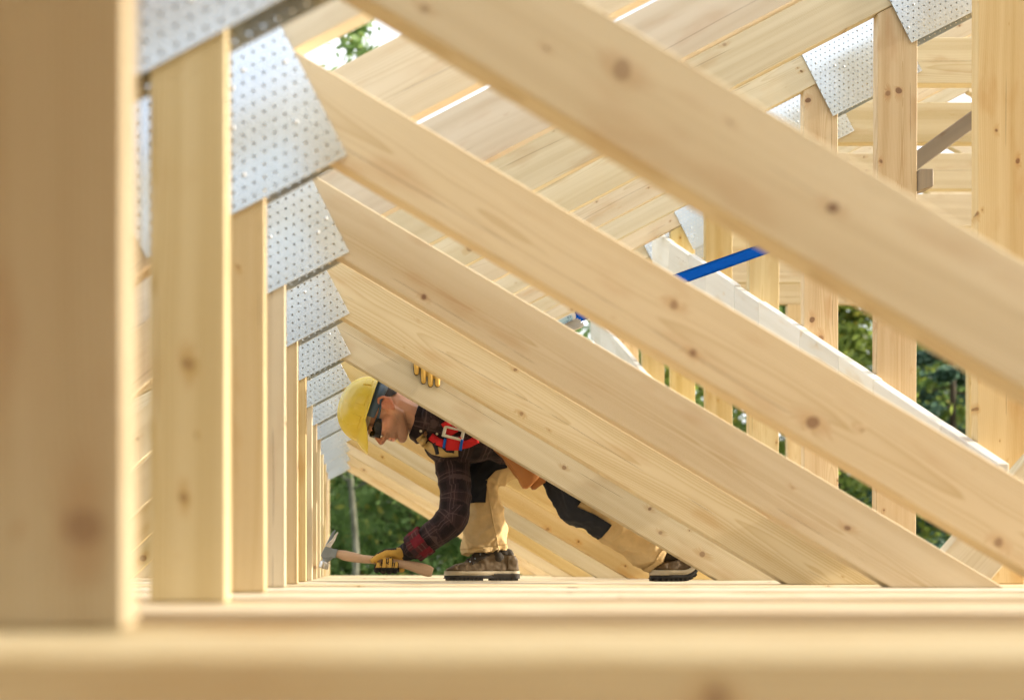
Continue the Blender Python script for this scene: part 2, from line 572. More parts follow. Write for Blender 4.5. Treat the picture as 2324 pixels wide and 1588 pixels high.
#@@STRUCTURE_END
# ------------------------------------------------------------------ ground, subfloor, house walls
def box_obj(name, x0, x1, y0, y1, z0, z1, mat, parent=None, bevel=0.003):
    me, loc, rot = prism(name, [(x0, z0), (x1, z0), (x1, z1), (x0, z1)], y0, y1, (1, 0), bevel, mat)
    return link(name, me, parent, None, loc, rot)


def ground_material():
    t = NT('meadow')
    co = t.obj()
    a = t.noise(co, 0.6, 5.0)[0]
    b = t.noise(co, 14.0, 4.0)[0]
    col = t.mix(t.mapr(a, 0.35, 0.65, 0, 1), (0.045, 0.075, 0.018), (0.10, 0.12, 0.035))
    col = t.mix(t.mapr(b, 0.3, 0.7, 0, 0.6), col, (0.03, 0.05, 0.012))
    t.bsdf(col, rough=0.9, spec=0.2, normal=t.bump(b, 0.6, 0.05))
    return t.m


def osb_material():
    t = NT('strand_board')
    co = t.obj()
    v, c = t.voronoi(t.vmath('MULTIPLY', co, (1.0, 2.2, 1.0)), 22.0)
    s = t.sep(c)[0]
    col = t.mix(s, (0.46, 0.31, 0.15), (0.70, 0.53, 0.31))
    t.bsdf(col, rough=0.7, spec=0.3, normal=t.bump(v, 0.3, 0.003))
    return t.m


GZ = -3.3
bm = bmesh.new()
vs = [bm.verts.new(p) for p in ((-900, -900, GZ), (900, -900, GZ), (900, 900, GZ), (-900, 900, GZ))]
bm.faces.new(vs)
g = link('ground', from_bm('ground', bm, ground_material()))
tag(g, 'green meadow ground around the house', None, kind='structure')
OSB = osb_material()
sub = box_obj('subfloor', -2.3, 10.7, -2.4, 8.2, Z0 - .222, Z0 - .203, OSB)
tag(sub, 'strand board subfloor under the floor timbers', None, kind='structure')
for nm, x0, x1, y0, y1 in (('wall_left', -2.2, -2.0, -2.4, 8.2), ('wall_right', 10.4, 10.6, -2.4, 8.2), ('wall_far', -1.99, 10.39, 8.0, 8.2)):
    w = box_obj(nm, x0, x1, y0, y1, GZ, Z0 - .224, OSB)
    tag(w, 'strand board house wall below the trusses, ' + nm.split('_')[1] + ' side', None, kind='structure')

for side, words, spans in (('left', 'unseen strand board sheets added above the lens to shade the near trusses', ((-0.42, 0.83), (-1.675, -0.425))),
                           ('right', 'unseen strand board sheets added behind the lens for shade, right side', ((-1.675, -0.425),))):
    xr = -1.0 if side == 'left' else 2 * AP + 1.0
    roof = empty('added_shade_cover', (xr, -0.5, ct(-1.0)), words, 'added shade cover')  # unseen sheets, added to keep light off the near timbers
    for ya, yb in spans:
        for k in range(3 if side == 'left' else 5):
            x0, x1 = -2.4 + 1.25 * k, -2.4 + 1.25 * k + 1.24
            poly = [(x0, ct(x0) + .002), (x1, ct(x1) + .002), (x1, ct(x1) + .02), (x0, ct(x0) + .02)]
            me, loc, rot = prism('added_shade_sheet', poly if side == 'left' else MIR(poly), ya, yb, (1, SL if side == 'left' else -SL), .001, OSB)
            link('added_shade_sheet', me, roof, None, Vector(loc) - roof.location, rot)

# boards laid flush between two joists for walking on
board_words = {5: 'in front of the worker\'s truss', 6: 'right under the worker\'s boots', 7: 'just behind the worker', 8: 'second behind the worker', 9: 'third behind the worker',
               10: 'fourth behind the worker', 11: 'second from the open far end', 12: 'at the open far end'}
for n in range(5, 13):
    rg = random.Random(40 + n)
    x0, x1 = -0.9 + rg.uniform(-.3, .3), 4.2 + rg.uniform(-.4, .4)
    dz = -.0005 if n == 6 else rg.uniform(-.011, -.002)
    me, loc, rot = prism('floor_board', [(x0, Z0 - .030 + dz), (x1, Z0 - .030 + dz), (x1, Z0 - .0006 + dz), (x0, Z0 - .0006 + dz)], (n + .295) * S + .008, (n + .92) * S - .006, (1, 0), .003, WOOD_PALE)
    o = link('floor_board', me, None, None, loc, rot)
    tag(o, 'pale wide floor board ' + board_words[n], 'floor board', 'floor boards between the joists')

# ------------------------------------------------------------------ wind braces, props, battens
WX = K0 - 0.004                               # nailed on the left faces of the tall posts


def wind_brace(d0, zc0, d1, zc1, hgt, pieces, label, mats):
    """a long plank of scarfed lengths running along the row of posts, low near us and high far off"""
    root = empty('wind_brace', (WX, d0, zc0), label, 'wind brace', 'whitened wind braces on the tall posts')
    a, b = Vector((d0, zc0)), Vector((d1, zc1))
    ax = (b - a).normalized()
    up = Vector((-ax.y, ax.x))
    L = (b - a).length
    rg = random.Random(int(d0 * 100))
    cuts = [0.0]
    for k in range(pieces - 1):
        cuts.append((k + 1) / pieces + rg.uniform(-.25, .25) / pieces)
    cuts.append(1.0)
    for k in range(pieces):
        s0, s1 = cuts[k] * L + .0006, cuts[k + 1] * L - .0006
        th = 0.034 + rg.uniform(-.0015, .002)
        off = rg.uniform(-.005, .005)
        # plumb ends; local x along y-axis of the place
        pts = []
        for s, w in ((s0, -hgt / 2 + off), (s1, -hgt / 2 + off), (s1, hgt / 2 + off), (s0, hgt / 2 + off)):
            q = a + ax * (s + w * ax.y / ax.x * 1.0) + up * w - Vector((d0, zc0))
            pts.append((q.x, q.y))
        me, loc, rot = prism('plank_length', pts, 0, th, (ax.x, ax.y), .003, mats)
        # prism lies in x-z: turn it so its x runs along the place's y
        piv = Matrix.Rotation(math.radians(90), 4, 'Z')
        o = link('plank_length', me, root)
        o.matrix_local = piv @ (Matrix.Translation(loc) @ Matrix.Rotation(rot[1], 4, 'Y'))
    return root


wind_brace(2.98, 0.200, 6.40, 2.070, 0.215, 10, 'long whitish brace plank behind the blue strap', WOOD_WHITE)
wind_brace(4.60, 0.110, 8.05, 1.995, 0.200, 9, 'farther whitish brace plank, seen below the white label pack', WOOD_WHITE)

# short prop at lower right, leaning up to the right in front of a tall post
pa, pb = Vector((1.60, FLOOR + .002)), Vector((2.95, 1.36))
ax = (pb - pa).normalized()
up = Vector((-ax.y, ax.x))
wd = 0.072
poly = [(pa.x + .02, FLOOR + .002), (pa.x + .02 + 2 * wd / up.y * .98, FLOOR + .002), tuple(pb - up * wd), tuple(pb + up * wd)]
me, loc, rot = prism('leaning_prop', poly, 2.84, 2.88, ax, .0025, WOOD_PALE)
o = link('leaning_prop', me, None, None, loc, rot)
tag(o, 'pale plank leaning up to the right at the lower right corner', 'plank')

root = empty('grey_batten', (2.15, 3.80, 1.52), 'weathered grey batten slanting up from a short block, upper right', 'batten')
pa, pb = Vector((2.137, 1.505)), Vector((3.30, 2.36))
ax = (pb - pa).normalized()
up = Vector((-ax.y, ax.x))
me, loc, rot = prism('batten_length', [tuple(pa), tuple(pb), tuple(pb + up * .052), tuple(pa + up * .062)], 3.738, 3.782, ax, .003, WOOD_GREY)
o = link('batten_length', me, root, None, Vector(loc) - root.location, rot)
me, loc, rot = prism('stub_block', [(2.138, 1.425), (2.198, 1.445), (2.198, 1.512), (2.150, 1.512), (2.138, 1.498)], 3.735, 3.790, (0, 1), .003, WOOD_GREY)
o = link('stub_block', me, root, None, Vector(loc) - root.location, rot)
# ------------------------------------------------------------------ trees beyond the house
import numpy as np


def leaf_material(name, dark, light, accent=None):
    t = NT(name)
    r = t.n('ShaderNodeNewGeometry').outputs['Random Per Island']
    co = t.obj()
    a = t.noise(co, 0.9, 2.0)[0]
    col = t.mix(t.math('ADD', t.math('MULTIPLY', r, 0.6), t.mapr(a, 0.3, 0.7, 0.0, 0.4), clamp=True), dark, light)
    if accent:
        col = t.mix(t.math('GREATER_THAN', r, 0.95), col, accent)
    d = t.bsdf(col, rough=0.55, spec=0.35, link=False)
    tl = t.n('ShaderNodeBsdfTranslucent')
    t.put(tl.inputs[0], t.mix(0.5, col, light))
    ms = t.n('ShaderNodeMixShader')
    ms.inputs[0].default_value = 0.55
    t.put(ms.inputs[1], d)
    t.put(ms.inputs[2], tl.outputs[0])
    t.put(t.out.inputs['Surface'], ms.outputs[0])
    return t.m


LEAF = [leaf_material('leaf_green', (0.085, 0.155, 0.05), (0.29, 0.42, 0.14), (0.50, 0.44, 0.10)),
        leaf_material('leaf_yellow_green', (0.09, 0.15, 0.028), (0.28, 0.34, 0.07), (0.40, 0.34, 0.06)),
        leaf_material('leaf_blue_green', (0.032, 0.075, 0.052), (0.11, 0.19, 0.13))]


def bark_material(name, a, b):
    t = NT(name)
    co = t.obj()
    n1 = t.noise(t.vmath('MULTIPLY', co, (9.0, 9.0, 2.0)), 1.0, 4.0)[0]
    t.bsdf(t.mix(t.mapr(n1, 0.35, 0.62, 0, 1), a, b), rough=0.85, spec=0.2, normal=t.bump(n1, 0.6, 0.02))
    return t.m


BARK_PALE = bark_material('birch_bark', (0.05, 0.05, 0.035), (0.20, 0.20, 0.15))
BARK = bark_material('brown_bark', (0.045, 0.032, 0.02), (0.13, 0.10, 0.07))


def leaf_cloud(centres, radii, counts, size, rs, flat=0.55, droop=0.0):
    pts = []
    for c, r, k in zip(centres, radii, counts):
        g_ = rs.normal(size=(k, 3)) * np.array([r, r, r * flat])
        g_[:, 2] -= droop * (g_[:, 0] ** 2 + g_[:, 1] ** 2)
        pts.append(np.array(c) + g_)
    p = np.concatenate(pts)
    n_ = len(p)
    a = rs.normal(size=(n_, 3)); a /= np.linalg.norm(a, axis=1)[:, None]
    b = rs.normal(size=(n_, 3)); b = b - (b * a).sum(1)[:, None] * a; b /= np.linalg.norm(b, axis=1)[:, None]
    s_ = (size * rs.uniform(0.6, 1.35, n_))[:, None]
    v = np.stack([p - a * s_, p + b * s_ * .45, p + a * s_, p - b * s_ * .45], 1).reshape(-1, 3)
    me = bpy.data.meshes.new('crown')
    me.vertices.add(n_ * 4)
    me.vertices.foreach_set('co', v.astype(np.float32).ravel())
    me.loops.add(n_ * 4)
    me.loops.foreach_set('vertex_index', np.arange(n_ * 4, dtype=np.int32))
    me.polygons.add(n_)
    me.polygons.foreach_set('loop_start', np.arange(0, n_ * 4, 4, dtype=np.int32))
    me.update()
    return me


def tube_bm(bm, pts, rads, seg=8):
    rows = []
    for i, p in enumerate(pts):
        t_ = (pts[min(i + 1, len(pts) - 1)] - pts[max(i - 1, 0)]).normalized()
        a = t_.orthogonal().normalized() if i == 0 else (rows_a - t_ * rows_a.dot(t_)).normalized()
        rows_a = a
        b = t_.cross(a)
        rows.append([bm.verts.new(p + (a * math.cos(k * 2 * math.pi / seg) + b * math.sin(k * 2 * math.pi / seg)) * rads[i]) for k in range(seg)])
    for r0, r1 in zip(rows, rows[1:]):
        for k in range(seg):
            bm.faces.new([r0[k], r0[(k + 1) % seg], r1[(k + 1) % seg], r1[k]])
    bm.faces.new(list(reversed(rows[0])))
    bm.faces.new(rows[-1])


def make_tree(x, y, h, kind, seed, label, crown_from=0.15, spread=0.26, leaves=7000, size=0.15, trunk_r=0.13, bark=None, name='leafy_tree'):
    rs = np.random.RandomState(seed)
    rg = random.Random(seed)
    root = empty(name, (x, y, GZ), label, 'tree', 'trees beyond the far end of the attic')
    bm = bmesh.new()
    pts = [Vector((rg.uniform(-.12, .12) * i * .35, rg.uniform(-.12, .12) * i * .35, h * i / 9.0)) for i in range(10)]
    tube_bm(bm, pts, [trunk_r * (1 - .88 * i / 9.0) + .01 for i in range(10)], 9)
    cs, rr, ct_ = [], [], []
    n_l = 46
    for k in range(n_l):
        f = crown_from + (1 - crown_from) * (k + rg.random()) / n_l
        base = pts[min(9, int(f * 9))].lerp(pts[min(9, int(f * 9) + 1)], f * 9 - int(f * 9))
        ang = k * 2.4 + rg.uniform(-.5, .5)
        if name == 'fir_tree':
            reach = h * spread * (1.04 - f) * rg.uniform(.75, 1.1)
            tip = base + Vector((math.cos(ang) * reach, math.sin(ang) * reach, -reach * .18))
        else:
            reach = h * spread * math.sin(math.pi * min(.97, .18 + .8 * f)) * rg.uniform(.55, 1.1)
            tip = base + Vector((math.cos(ang) * reach, math.sin(ang) * reach, reach * rg.uniform(.1, .55)))
        tube_bm(bm, [base, base.lerp(tip, .5) + Vector((0, 0, .06)), tip], [trunk_r * .34 * (1 - .7 * f) + .008, trunk_r * .2 * (1 - .7 * f) + .006, .006], 5)
        for q, w in ((.55, .3), (.85, .4), (1.0, .3)):
            cs.append(tuple(base.lerp(tip, q)))
            rr.append(max(.22, reach * .27) if name != 'fir_tree' else max(.16, reach * .17))
            ct_.append(int(leaves / n_l * w))
    tr = link('trunk', from_bm('trunk', bm, bark or BARK, smooth=True), root)
    me = leaf_cloud(cs, rr, ct_, size, rs, flat=.6 if name != 'fir_tree' else .4)
    me.materials.append(LEAF[kind])
    link('crown', me, root)
    return root


make_tree(0.12, 24.0, 16.9, 0, 3, 'slender pale-barked tree seen straight through the far opening', crown_from=.30, spread=.12, leaves=3000, size=.13, trunk_r=.085, bark=BARK_PALE, name='birch_tree')
make_tree(-1.9, 27.0, 9.5, 0, 5, 'low bushy tree left of the pale trunk', crown_from=.04, spread=.24, leaves=5600, trunk_r=.12)
make_tree(1.9, 28.5, 8.6, 0, 7, 'low bushy tree right of the pale trunk, behind the hammer arm', crown_from=.04, spread=.25, leaves=5600, trunk_r=.12)
make_tree(5.2, 28.0, 9.5, 0, 12, 'dense tree seen beside the white label pack', crown_from=.06, spread=.27, leaves=5600)
make_tree(9.2, 30.0, 10.5, 1, 15, 'tree seen through the narrow slots between far posts', crown_from=.06, spread=.27, leaves=5600)
make_tree(13.6, 27.5, 11.5, 1, 19, 'sunlit yellow-green tree between the tall posts on the right', crown_from=.10, spread=.26, leaves=11000, size=.14)
make_tree(15.6, 25.5, 13.0, 2, 23, 'dark blue-green fir between the two rightmost tall posts', crown_from=.05, spread=.22, leaves=14000, size=.12, name='fir_tree')
make_tree(18.2, 27.0, 12.0, 2, 29, 'dark blue-green fir at the right edge', crown_from=.05, spread=.24, leaves=11000, size=.13, name='fir_tree')
make_tree(-6.2, 29.0, 10.5, 0, 31, 'tree hidden mostly behind the short posts on the left', crown_from=.06, spread=.28, leaves=6000)
rs = np.random.RandomState(77)
cs, rr, kk = [], [], []
for k in range(380):
    x = rs.uniform(-14, 38)
    top = 7.0 + (4.0 if x > 8 else 0.0) + 2.2 * math.sin(x * .55) + 1.4 * math.sin(x * 1.7 + 1)
    cs.append((x, rs.uniform(35, 41), rs.uniform(GZ + .4, top)))
    rr.append(rs.uniform(.7, 1.3))
    kk.append(200)
me = leaf_cloud(cs, rr, kk, .30, rs, flat=.8)
me.materials.append(LEAF[0])
fo = link('forest', me)
tag(fo, 'dark wood edge closing the view beyond the trees', None, kind='stuff')
#@@PERSON
# ------------------------------------------------------------------ the worker: helpers
class Shapes:
    """overlapping closed pieces that a voxel remesh welds into one skin"""
    def __init__(self):
        self.v, self.f = [], []

    def add(self, vs, fs):
        o = len(self.v)
        self.v += [tuple(p) for p in vs]
        self.f += [tuple(i + o for i in q) for q in fs]

    def hull(self, pts):
        bm = bmesh.new()
        for p in pts:
            bm.verts.new(p)
        r = bmesh.ops.convex_hull(bm, input=list(bm.verts))
        loose = [v for v in bm.verts if not v.link_faces]
        for v in loose:
            bm.verts.remove(v)
        bmesh.ops.recalc_face_normals(bm, faces=bm.faces)
        bm.verts.index_update()
        self.add([v.co.copy() for v in bm.verts], [[v.index for v in f.verts] for f in bm.faces])
        bm.free()

    def ell(self, c, r, ax=None):
        """ellipsoid; ax = 3 unit vectors"""
        ax = ax or (Vector((1, 0, 0)), Vector((0, 1, 0)), Vector((0, 0, 1)))
        if not hasattr(r, '__len__'):
            r = (r, r, r)
        self.hull([Vector(c) + ax[0] * (p.x * r[0]) + ax[1] * (p.y * r[1]) + ax[2] * (p.z * r[2]) for p in UNIT])

    def cap(self, p0, r0, p1, r1):
        self.hull([Vector(p0) + p * r0 for p in UNIT] + [Vector(p1) + p * r1 for p in UNIT])

    def chain(self, pts):
        for (a, ra), (b, rb) in zip(pts, pts[1:]):
            self.cap(a, ra, b, rb)

    def frus(self, p0, r0, p1, r1, n0=None, n1=None, squash=1.0):
        """flat-ended cone; the discs' normals may differ from the axis"""
        ax = (Vector(p1) - Vector(p0)).normalized()
        pts = []
        for c, r, nn in ((Vector(p0), r0, n0 or ax), (Vector(p1), r1, n1 or ax)):
            nn = Vector(nn).normalized()
            e = Vector((0, 1, 0))
            e = (e - nn * e.dot(nn)).normalized()
            g_ = nn.cross(e)
            pts += [c + (e * math.cos(k * math.pi / 12) * squash + g_ * math.sin(k * math.pi / 12)) * r for k in range(24)]
        self.hull(pts)

    def mesh(self, name, voxel, smooth=6, fac=0.5, mat=None):
        me = bpy.data.meshes.new(name)
        me.from_pydata(self.v, [], self.f)
        o = bpy.data.objects.new('tmp', me)
        C.objects.link(o)
        m = o.modifiers.new('r', 'REMESH')
        m.mode = 'VOXEL'
        m.voxel_size = voxel
        if smooth:
            m2 = o.modifiers.new('s', 'SMOOTH')
            m2.iterations = smooth
            m2.factor = fac
        dg = bpy.context.evaluated_depsgraph_get()
        out = bpy.data.meshes.new_from_object(o.evaluated_get(dg))
        bpy.data.objects.remove(o)
        bpy.data.meshes.remove(me)
        out.name = name
        out.polygons.foreach_set('use_smooth', [True] * len(out.polygons))
        out.materials.clear()
        if mat:
            out.materials.append(mat)
        return out


_b = bmesh.new()
bmesh.ops.create_icosphere(_b, subdivisions=2, radius=1.0)
UNIT = [v.co.copy() for v in _b.verts]
_b.free()


def displace(me, fn):
    """move every vertex along its normal by fn(co, normal)"""
    ns = [v.normal.copy() for v in me.vertices]
    for v, n_ in zip(me.vertices, ns):
        v.co += n_ * fn(v.co, n_)
    me.update()


def near_on(poly, q):
    best = None
    for i in range(len(poly)):
        a, b = Vector(poly[i]), Vector(poly[(i + 1) % len(poly)])
        ab = b - a
        t_ = max(0.0, min(1.0, (Vector(q) - a).dot(ab) / ab.length_squared))
        p_ = a + ab * t_
        dd = (p_ - Vector(q)).length
        if best is None or dd < best[0]:
            best = (dd, p_)
    return best


def patch(me, name, cond, off, mat, parent, thick=True, outline=None):
    """a layer over the faces of me that satisfy cond(centre, normal)"""
    bm = bmesh.new()
    bm.from_mesh(me)
    bmesh.ops.delete(bm, geom=[f for f in bm.faces if not cond(f.calc_center_median(), f.normal)], context='FACES')
    bm.normal_update()
    if outline:
        for v in bm.verts:
            if v.is_boundary:
                dd, p_ = near_on(outline, (v.co.x, v.co.z))
                if dd < .012:
                    v.co.x, v.co.z = p_.x, p_.y
    for v in bm.verts:
        v.co += v.normal * off
    if thick:
        ext = bmesh.ops.extrude_edge_only(bm, edges=[e for e in bm.edges if e.is_boundary])
        nv = [v for v in ext['geom'] if isinstance(v, bmesh.types.BMVert)]
        for v in nv:
            v.co -= v.normal * (off * 1.6)
    m2 = bpy.data.meshes.new(name)
    bm.to_mesh(m2)
    bm.free()
    m2.polygons.foreach_set('use_smooth', [True] * len(m2.polygons))
    m2.materials.append(mat)
    return link(name, m2, parent)


def pix(p):
    return (VPX + p.x * F_PX / p.y, VPY - p.z * F_PX / p.y)


def inside(poly, q):
    c = False
    n_ = len(poly)
    for i in range(n_):
        x1, y1 = poly[i]
        x2, y2 = poly[(i + 1) % n_]
        if (y1 > q[1]) != (y2 > q[1]) and q[0] < (x2 - x1) * (q[1] - y1) / (y2 - y1) + x1:
            c = not c
    return c


def poly_xz(px, d):
    return [(P(u, v, d).x, P(u, v, d).z) for u, v in px]


def bone_coords(me, bones):
    """per-vertex cloth coordinates: metres along and around the nearest limb axis"""
    att = me.attributes.new('cloth', 'FLOAT_VECTOR', 'POINT')
    data = []
    for v in me.vertices:
        best = None
        for a, b, ref, s0, r_ in bones:
            ab = b - a
            t_ = max(-.2, min(1.2, (v.co - a).dot(ab) / ab.length_squared))
            q = a + ab * t_
            dd = (v.co - q).length / r_
            if best is None or dd < best[0]:
                best = (dd, t_, a, b, ref, s0, q)
        dd, t_, a, b, ref, s0, q = best
        ax_ = (b - a).normalized()
        e = (ref - ax_ * ref.dot(ax_)).normalized()
        g_ = ax_.cross(e)
        w = v.co - q
        ang = math.atan2(w.dot(g_), w.dot(e))
        data += [s0 + t_ * (b - a).length, ang * 0.075, 0.0]
    att.data.foreach_set('vector', data)


# ------------------------------------------------------------------ the worker: materials
def plaid_material(name, base, dark, line, line_amt=0.6, red=None):
    t = NT(name)
    at = t.n('ShaderNodeAttribute', attribute_name='cloth')
    x, y, z = t.sep(at.outputs['Vector'])
    wob = t.noise(t.obj(), 14.0, 2.0)[0]
    x = t.math('ADD', x, t.math('MULTIPLY', wob, 0.008))
    y = t.math('ADD', y, t.math('MULTIPLY', wob, 0.008))

    def band(c, period, lo, hi, off=0.0):
        f = t.math('FRACT', t.math('DIVIDE', t.math('ADD', c, 10.0 + off), period))
        a = t.math('GREATER_THAN', f, lo)
        b = t.math('LESS_THAN', f, hi)
        return t.math('MULTIPLY', a, b)
    bx, by = band(x, 0.085, 0.25, 0.68), band(y, 0.085, 0.25, 0.68)
    lx = t.math('MAXIMUM', band(x, 0.085, 0.03, 0.085), band(x, 0.085, 0.83, 0.885))
    ly = t.math('MAXIMUM', band(y, 0.085, 0.03, 0.085), band(y, 0.085, 0.83, 0.885))
    col = t.mix(t.math('MULTIPLY', t.math('ADD', bx, by), 0.5), base, dark)
    col = t.mix(t.math('MULTIPLY', t.math('MAXIMUM', lx, ly), line_amt), col, line)
    if red:
        col = t.mix(t.math('MULTIPLY', t.math('SUBTRACT', 1.0, t.math('MAXIMUM', bx, by)), 0.9), col, red)
    wv = t.noise(t.obj(), 420.0, 1.0)[0]
    col = t.mix(t.mapr(wv, 0.3, 0.7, 0.0, 0.25), col, tuple(c * 1.6 for c in base))
    t.bsdf(col, rough=0.9, spec=0.15, normal=t.bump(wv, 0.35, 0.0015), **{'Sheen Weight': 0.04, 'Sheen Roughness': 0.5})
    return t.m


def skin_material():
    t = NT('skin')
    at = t.n('ShaderNodeAttribute', attribute_name='tone')
    pores = t.noise(t.obj(), 900.0, 2.0)[0]
    sh = t.noise(t.obj(), 30.0, 3.0)[0]
    r, g_, b = t.sep(at.outputs['Color'])
    base = t.mix(t.mapr(sh, 0.3, 0.7, 0.0, 0.5), (0.68, 0.345, 0.21), (0.75, 0.42, 0.275))
    base = t.mix(t.math('MULTIPLY', g_, 0.7), base, (0.60, 0.19, 0.12))
    grain = t.mapr(pores, 0.35, 0.6, 0.5, 1.0)
    base = t.mix(t.math('MULTIPLY', t.math('MULTIPLY', r, grain), 0.82), base, (0.085, 0.05, 0.035))
    t.bsdf(base, rough=0.46, spec=0.4, normal=t.bump(pores, 0.25, 0.0008), **{'Subsurface Weight': 0.12, 'Subsurface Radius': (0.006, 0.003, 0.0015)})
    return t.m


SKIN = skin_material()
SHIRT = plaid_material('plaid_flannel', (0.036, 0.021, 0.021), (0.011, 0.008, 0.009), (0.13, 0.085, 0.08), 0.42)
CUFF = plaid_material('red_plaid_lining', (0.10, 0.02, 0.022), (0.025, 0.018, 0.02), (0.30, 0.22, 0.2), 0.15, red=(0.15, 0.011, 0.02))
CANVAS = plain('tan_canvas', (0.60, 0.43, 0.215), rough=0.85, spec=0.15, vary=0.22, scale=260.0, bump=0.35)
BLACK = plain('black_canvas', (0.020, 0.021, 0.026), rough=0.78, spec=0.2, vary=0.3, scale=320.0, bump=0.35)
YELLOW = plain('yellow_plastic', (0.95, 0.57, 0.06), rough=0.26, spec=0.5, vary=0.06, scale=9.0)
BLUEGREY = plain('blue_grey_plastic', (0.045, 0.085, 0.13), rough=0.38, spec=0.5, vary=0.15)
ORANGE = plain('orange_strap', (0.30, 0.085, 0.02), rough=0.7, vary=0.3, scale=200)
FOAM = plain('sweatband_cloth', (0.36, 0.28, 0.17), rough=0.9, vary=0.3, scale=300, bump=0.4)
LENS = plain('dark_lens', (0.006, 0.006, 0.007), rough=0.08, spec=0.7, vary=0.05)
HAIR = plain('short_hair', (0.040, 0.024, 0.015), rough=0.7, vary=0.5, scale=500, bump=0.6)
GLOVE_Y = plain('yellow_leather', (0.60, 0.36, 0.075), rough=0.62, spec=0.3, vary=0.22, scale=120, bump=0.3)
GLOVE_B = plain('black_knit', (0.014, 0.013, 0.013), rough=0.85, vary=0.3, scale=300, bump=0.4)
BOOT = plain('olive_leather', (0.125, 0.085, 0.045), rough=0.62, spec=0.3, vary=0.28, scale=70, bump=0.3)
BOOT_D = plain('dark_padding', (0.045, 0.036, 0.026), rough=0.8, vary=0.25, scale=120, bump=0.3)
MIDSOLE = plain('cream_midsole', (0.47, 0.40, 0.28), rough=0.6, vary=0.18, scale=60)
RUBBER = plain('black_rubber', (0.022, 0.019, 0.016), rough=0.7, vary=0.3, scale=90)
LACE = plain('dark_lace', (0.03, 0.025, 0.02), rough=0.85, vary=0.3, scale=300)
RED = plain('red_webbing', (0.55, 0.018, 0.020), rough=0.7, spec=0.25, vary=0.15, scale=240, bump=0.3)
TAN = plain('tan_webbing', (0.52, 0.36, 0.14), rough=0.75, vary=0.2, scale=240, bump=0.3)
BLUE = plain('blue_webbing', (0.004, 0.085, 0.42), rough=0.65, spec=0.3, vary=0.12, scale=200)
CREAM_METAL = plain('plated_buckle', (0.62, 0.58, 0.46), rough=0.35, metal=0.4, vary=0.15)
LEATHER = plain('tan_leather', (0.40, 0.155, 0.038), rough=0.55, spec=0.35, vary=0.22, scale=80, bump=0.3)
STEEL = plain('forged_steel', (0.25, 0.29, 0.32), rough=0.38, metal=0.75, vary=0.25, scale=90)
STEEL_BRIGHT = plain('polished_steel', (0.62, 0.60, 0.56), rough=0.24, metal=0.95, vary=0.2, scale=140)
HANDLE = wood_material('hickory', (0.70, 0.44, 0.215), (0.48, 0.25, 0.095), knot_amount=0.0, ring=0.0035)

# ------------------------------------------------------------------ the worker: head and body
who = P(1150, 1300, 4.02)
man = empty('person', (who.x, who.y, FLOOR), 'crouching person in yellow hard hat, dark plaid shirt and tan work trousers', 'person')


def own(o):
    """parent to the worker, keeping place coordinates"""
    o.parent = man
    o.location = o.location - man.location
    return o


K = 1.00                                              # head size
HC = P(869, 934, 3.97)
HF = Vector((-0.30, -0.10, -0.95)).normalized()        # where the face points
HU = Vector((-0.95, 0.0, 0.30))
HU = (HU - HF * HU.dot(HF)).normalized()               # crown
HS = HU.cross(HF).normalized()                         # his left, towards us
if HS.y > 0:
    HS = -HS


def H(f, s, u):
    return HC + (HF * f + HS * s + HU * u) * K


def to_head(p):
    w = (p - HC) / K
    return w.dot(HF), w.dot(HS), w.dot(HU)


hax = (HF, HS, HU)
sh = Shapes()
k3 = lambda r: tuple(x * K for x in r)
sh.ell(H(-.014, 0, .032), k3((.098, .075, .086)), hax)
sh.ell(H(.030, 0, -.030), k3((.064, .060, .086)), hax)
sh.ell(H(-.045, 0, -.03), k3((.055, .055, .06)), hax)
for s in (-1, 1):
    sh.chain([(H(-.004, s * .056, -.030), .020 * K), (H(.004, s * .052, -.066), .021 * K), (H(.066, s * .020, -.104), .021 * K)])
    sh.ell(H(.060, s * .040, -.014), k3((.030, .024, .022)), hax)
    sh.ell(H(.104, s * .0125, -.034), k3((.012, .0085, .009)), hax)
    # ear: rim, lobe, bowl
    e = .080
    rim = [(.004, e - .004, -.018), (.006, e, .006), (-.004, e + .006, .026), (-.020, e + .009, .030), (-.033, e + .011, .016), (-.034, e + .010, -.006), (-.024, e + .007, -.024), (-.010, e + .001, -.036)]
    sh.chain([(H(f, s * q, u), .0058 * K) for f, q, u in rim])
    sh.ell(H(-.006, s * e, -.032), k3((.010, .007, .011)), hax)
    sh.ell(H(-.016, s * (e - .003), -.002), k3((.019, .006, .027)), hax)
    sh.chain([(H(-.006, s * (e + .003), .012), .004 * K), (H(-.020, s * (e + .006), .008), .0042 * K), (H(-.024, s * (e + .005), -.010), .004 * K)])
sh.ell(H(.074, 0, -.106), k3((.026, .026, .020)), hax)
sh.cap(H(.086, -.034, .020), .015 * K, H(.086, .034, .020), .015 * K)
sh.chain([(H(.092, 0, .014), .0095 * K), (H(.108, 0, -.010), .0105 * K), (H(.120, 0, -.030), .0125 * K), (H(.100, 0, -.040), .010 * K)])
sh.ell(H(.076, 0, -.060), k3((.026, .036, .032)), hax)
sh.cap(H(.095, -.016, -.058), .0085 * K, H(.095, .016, -.058), .0085 * K)
sh.cap(H(.093, -.014, -.0735), .0092 * K, H(.093, .014, -.0735), .0092 * K)
neck0 = P(958, 958, 4.0)
sh.cap(H(-.028, 0, -.045), .060 * K, neck0, .066)
sh.ell(neck0 + Vector((.06, 0, -.005)), (.06, .075, .055))
body = sh.mesh('body', 0.0032, 5, 0.45, SKIN)
tone = body.attributes.new('tone', 'FLOAT_COLOR', 'POINT')
td = []
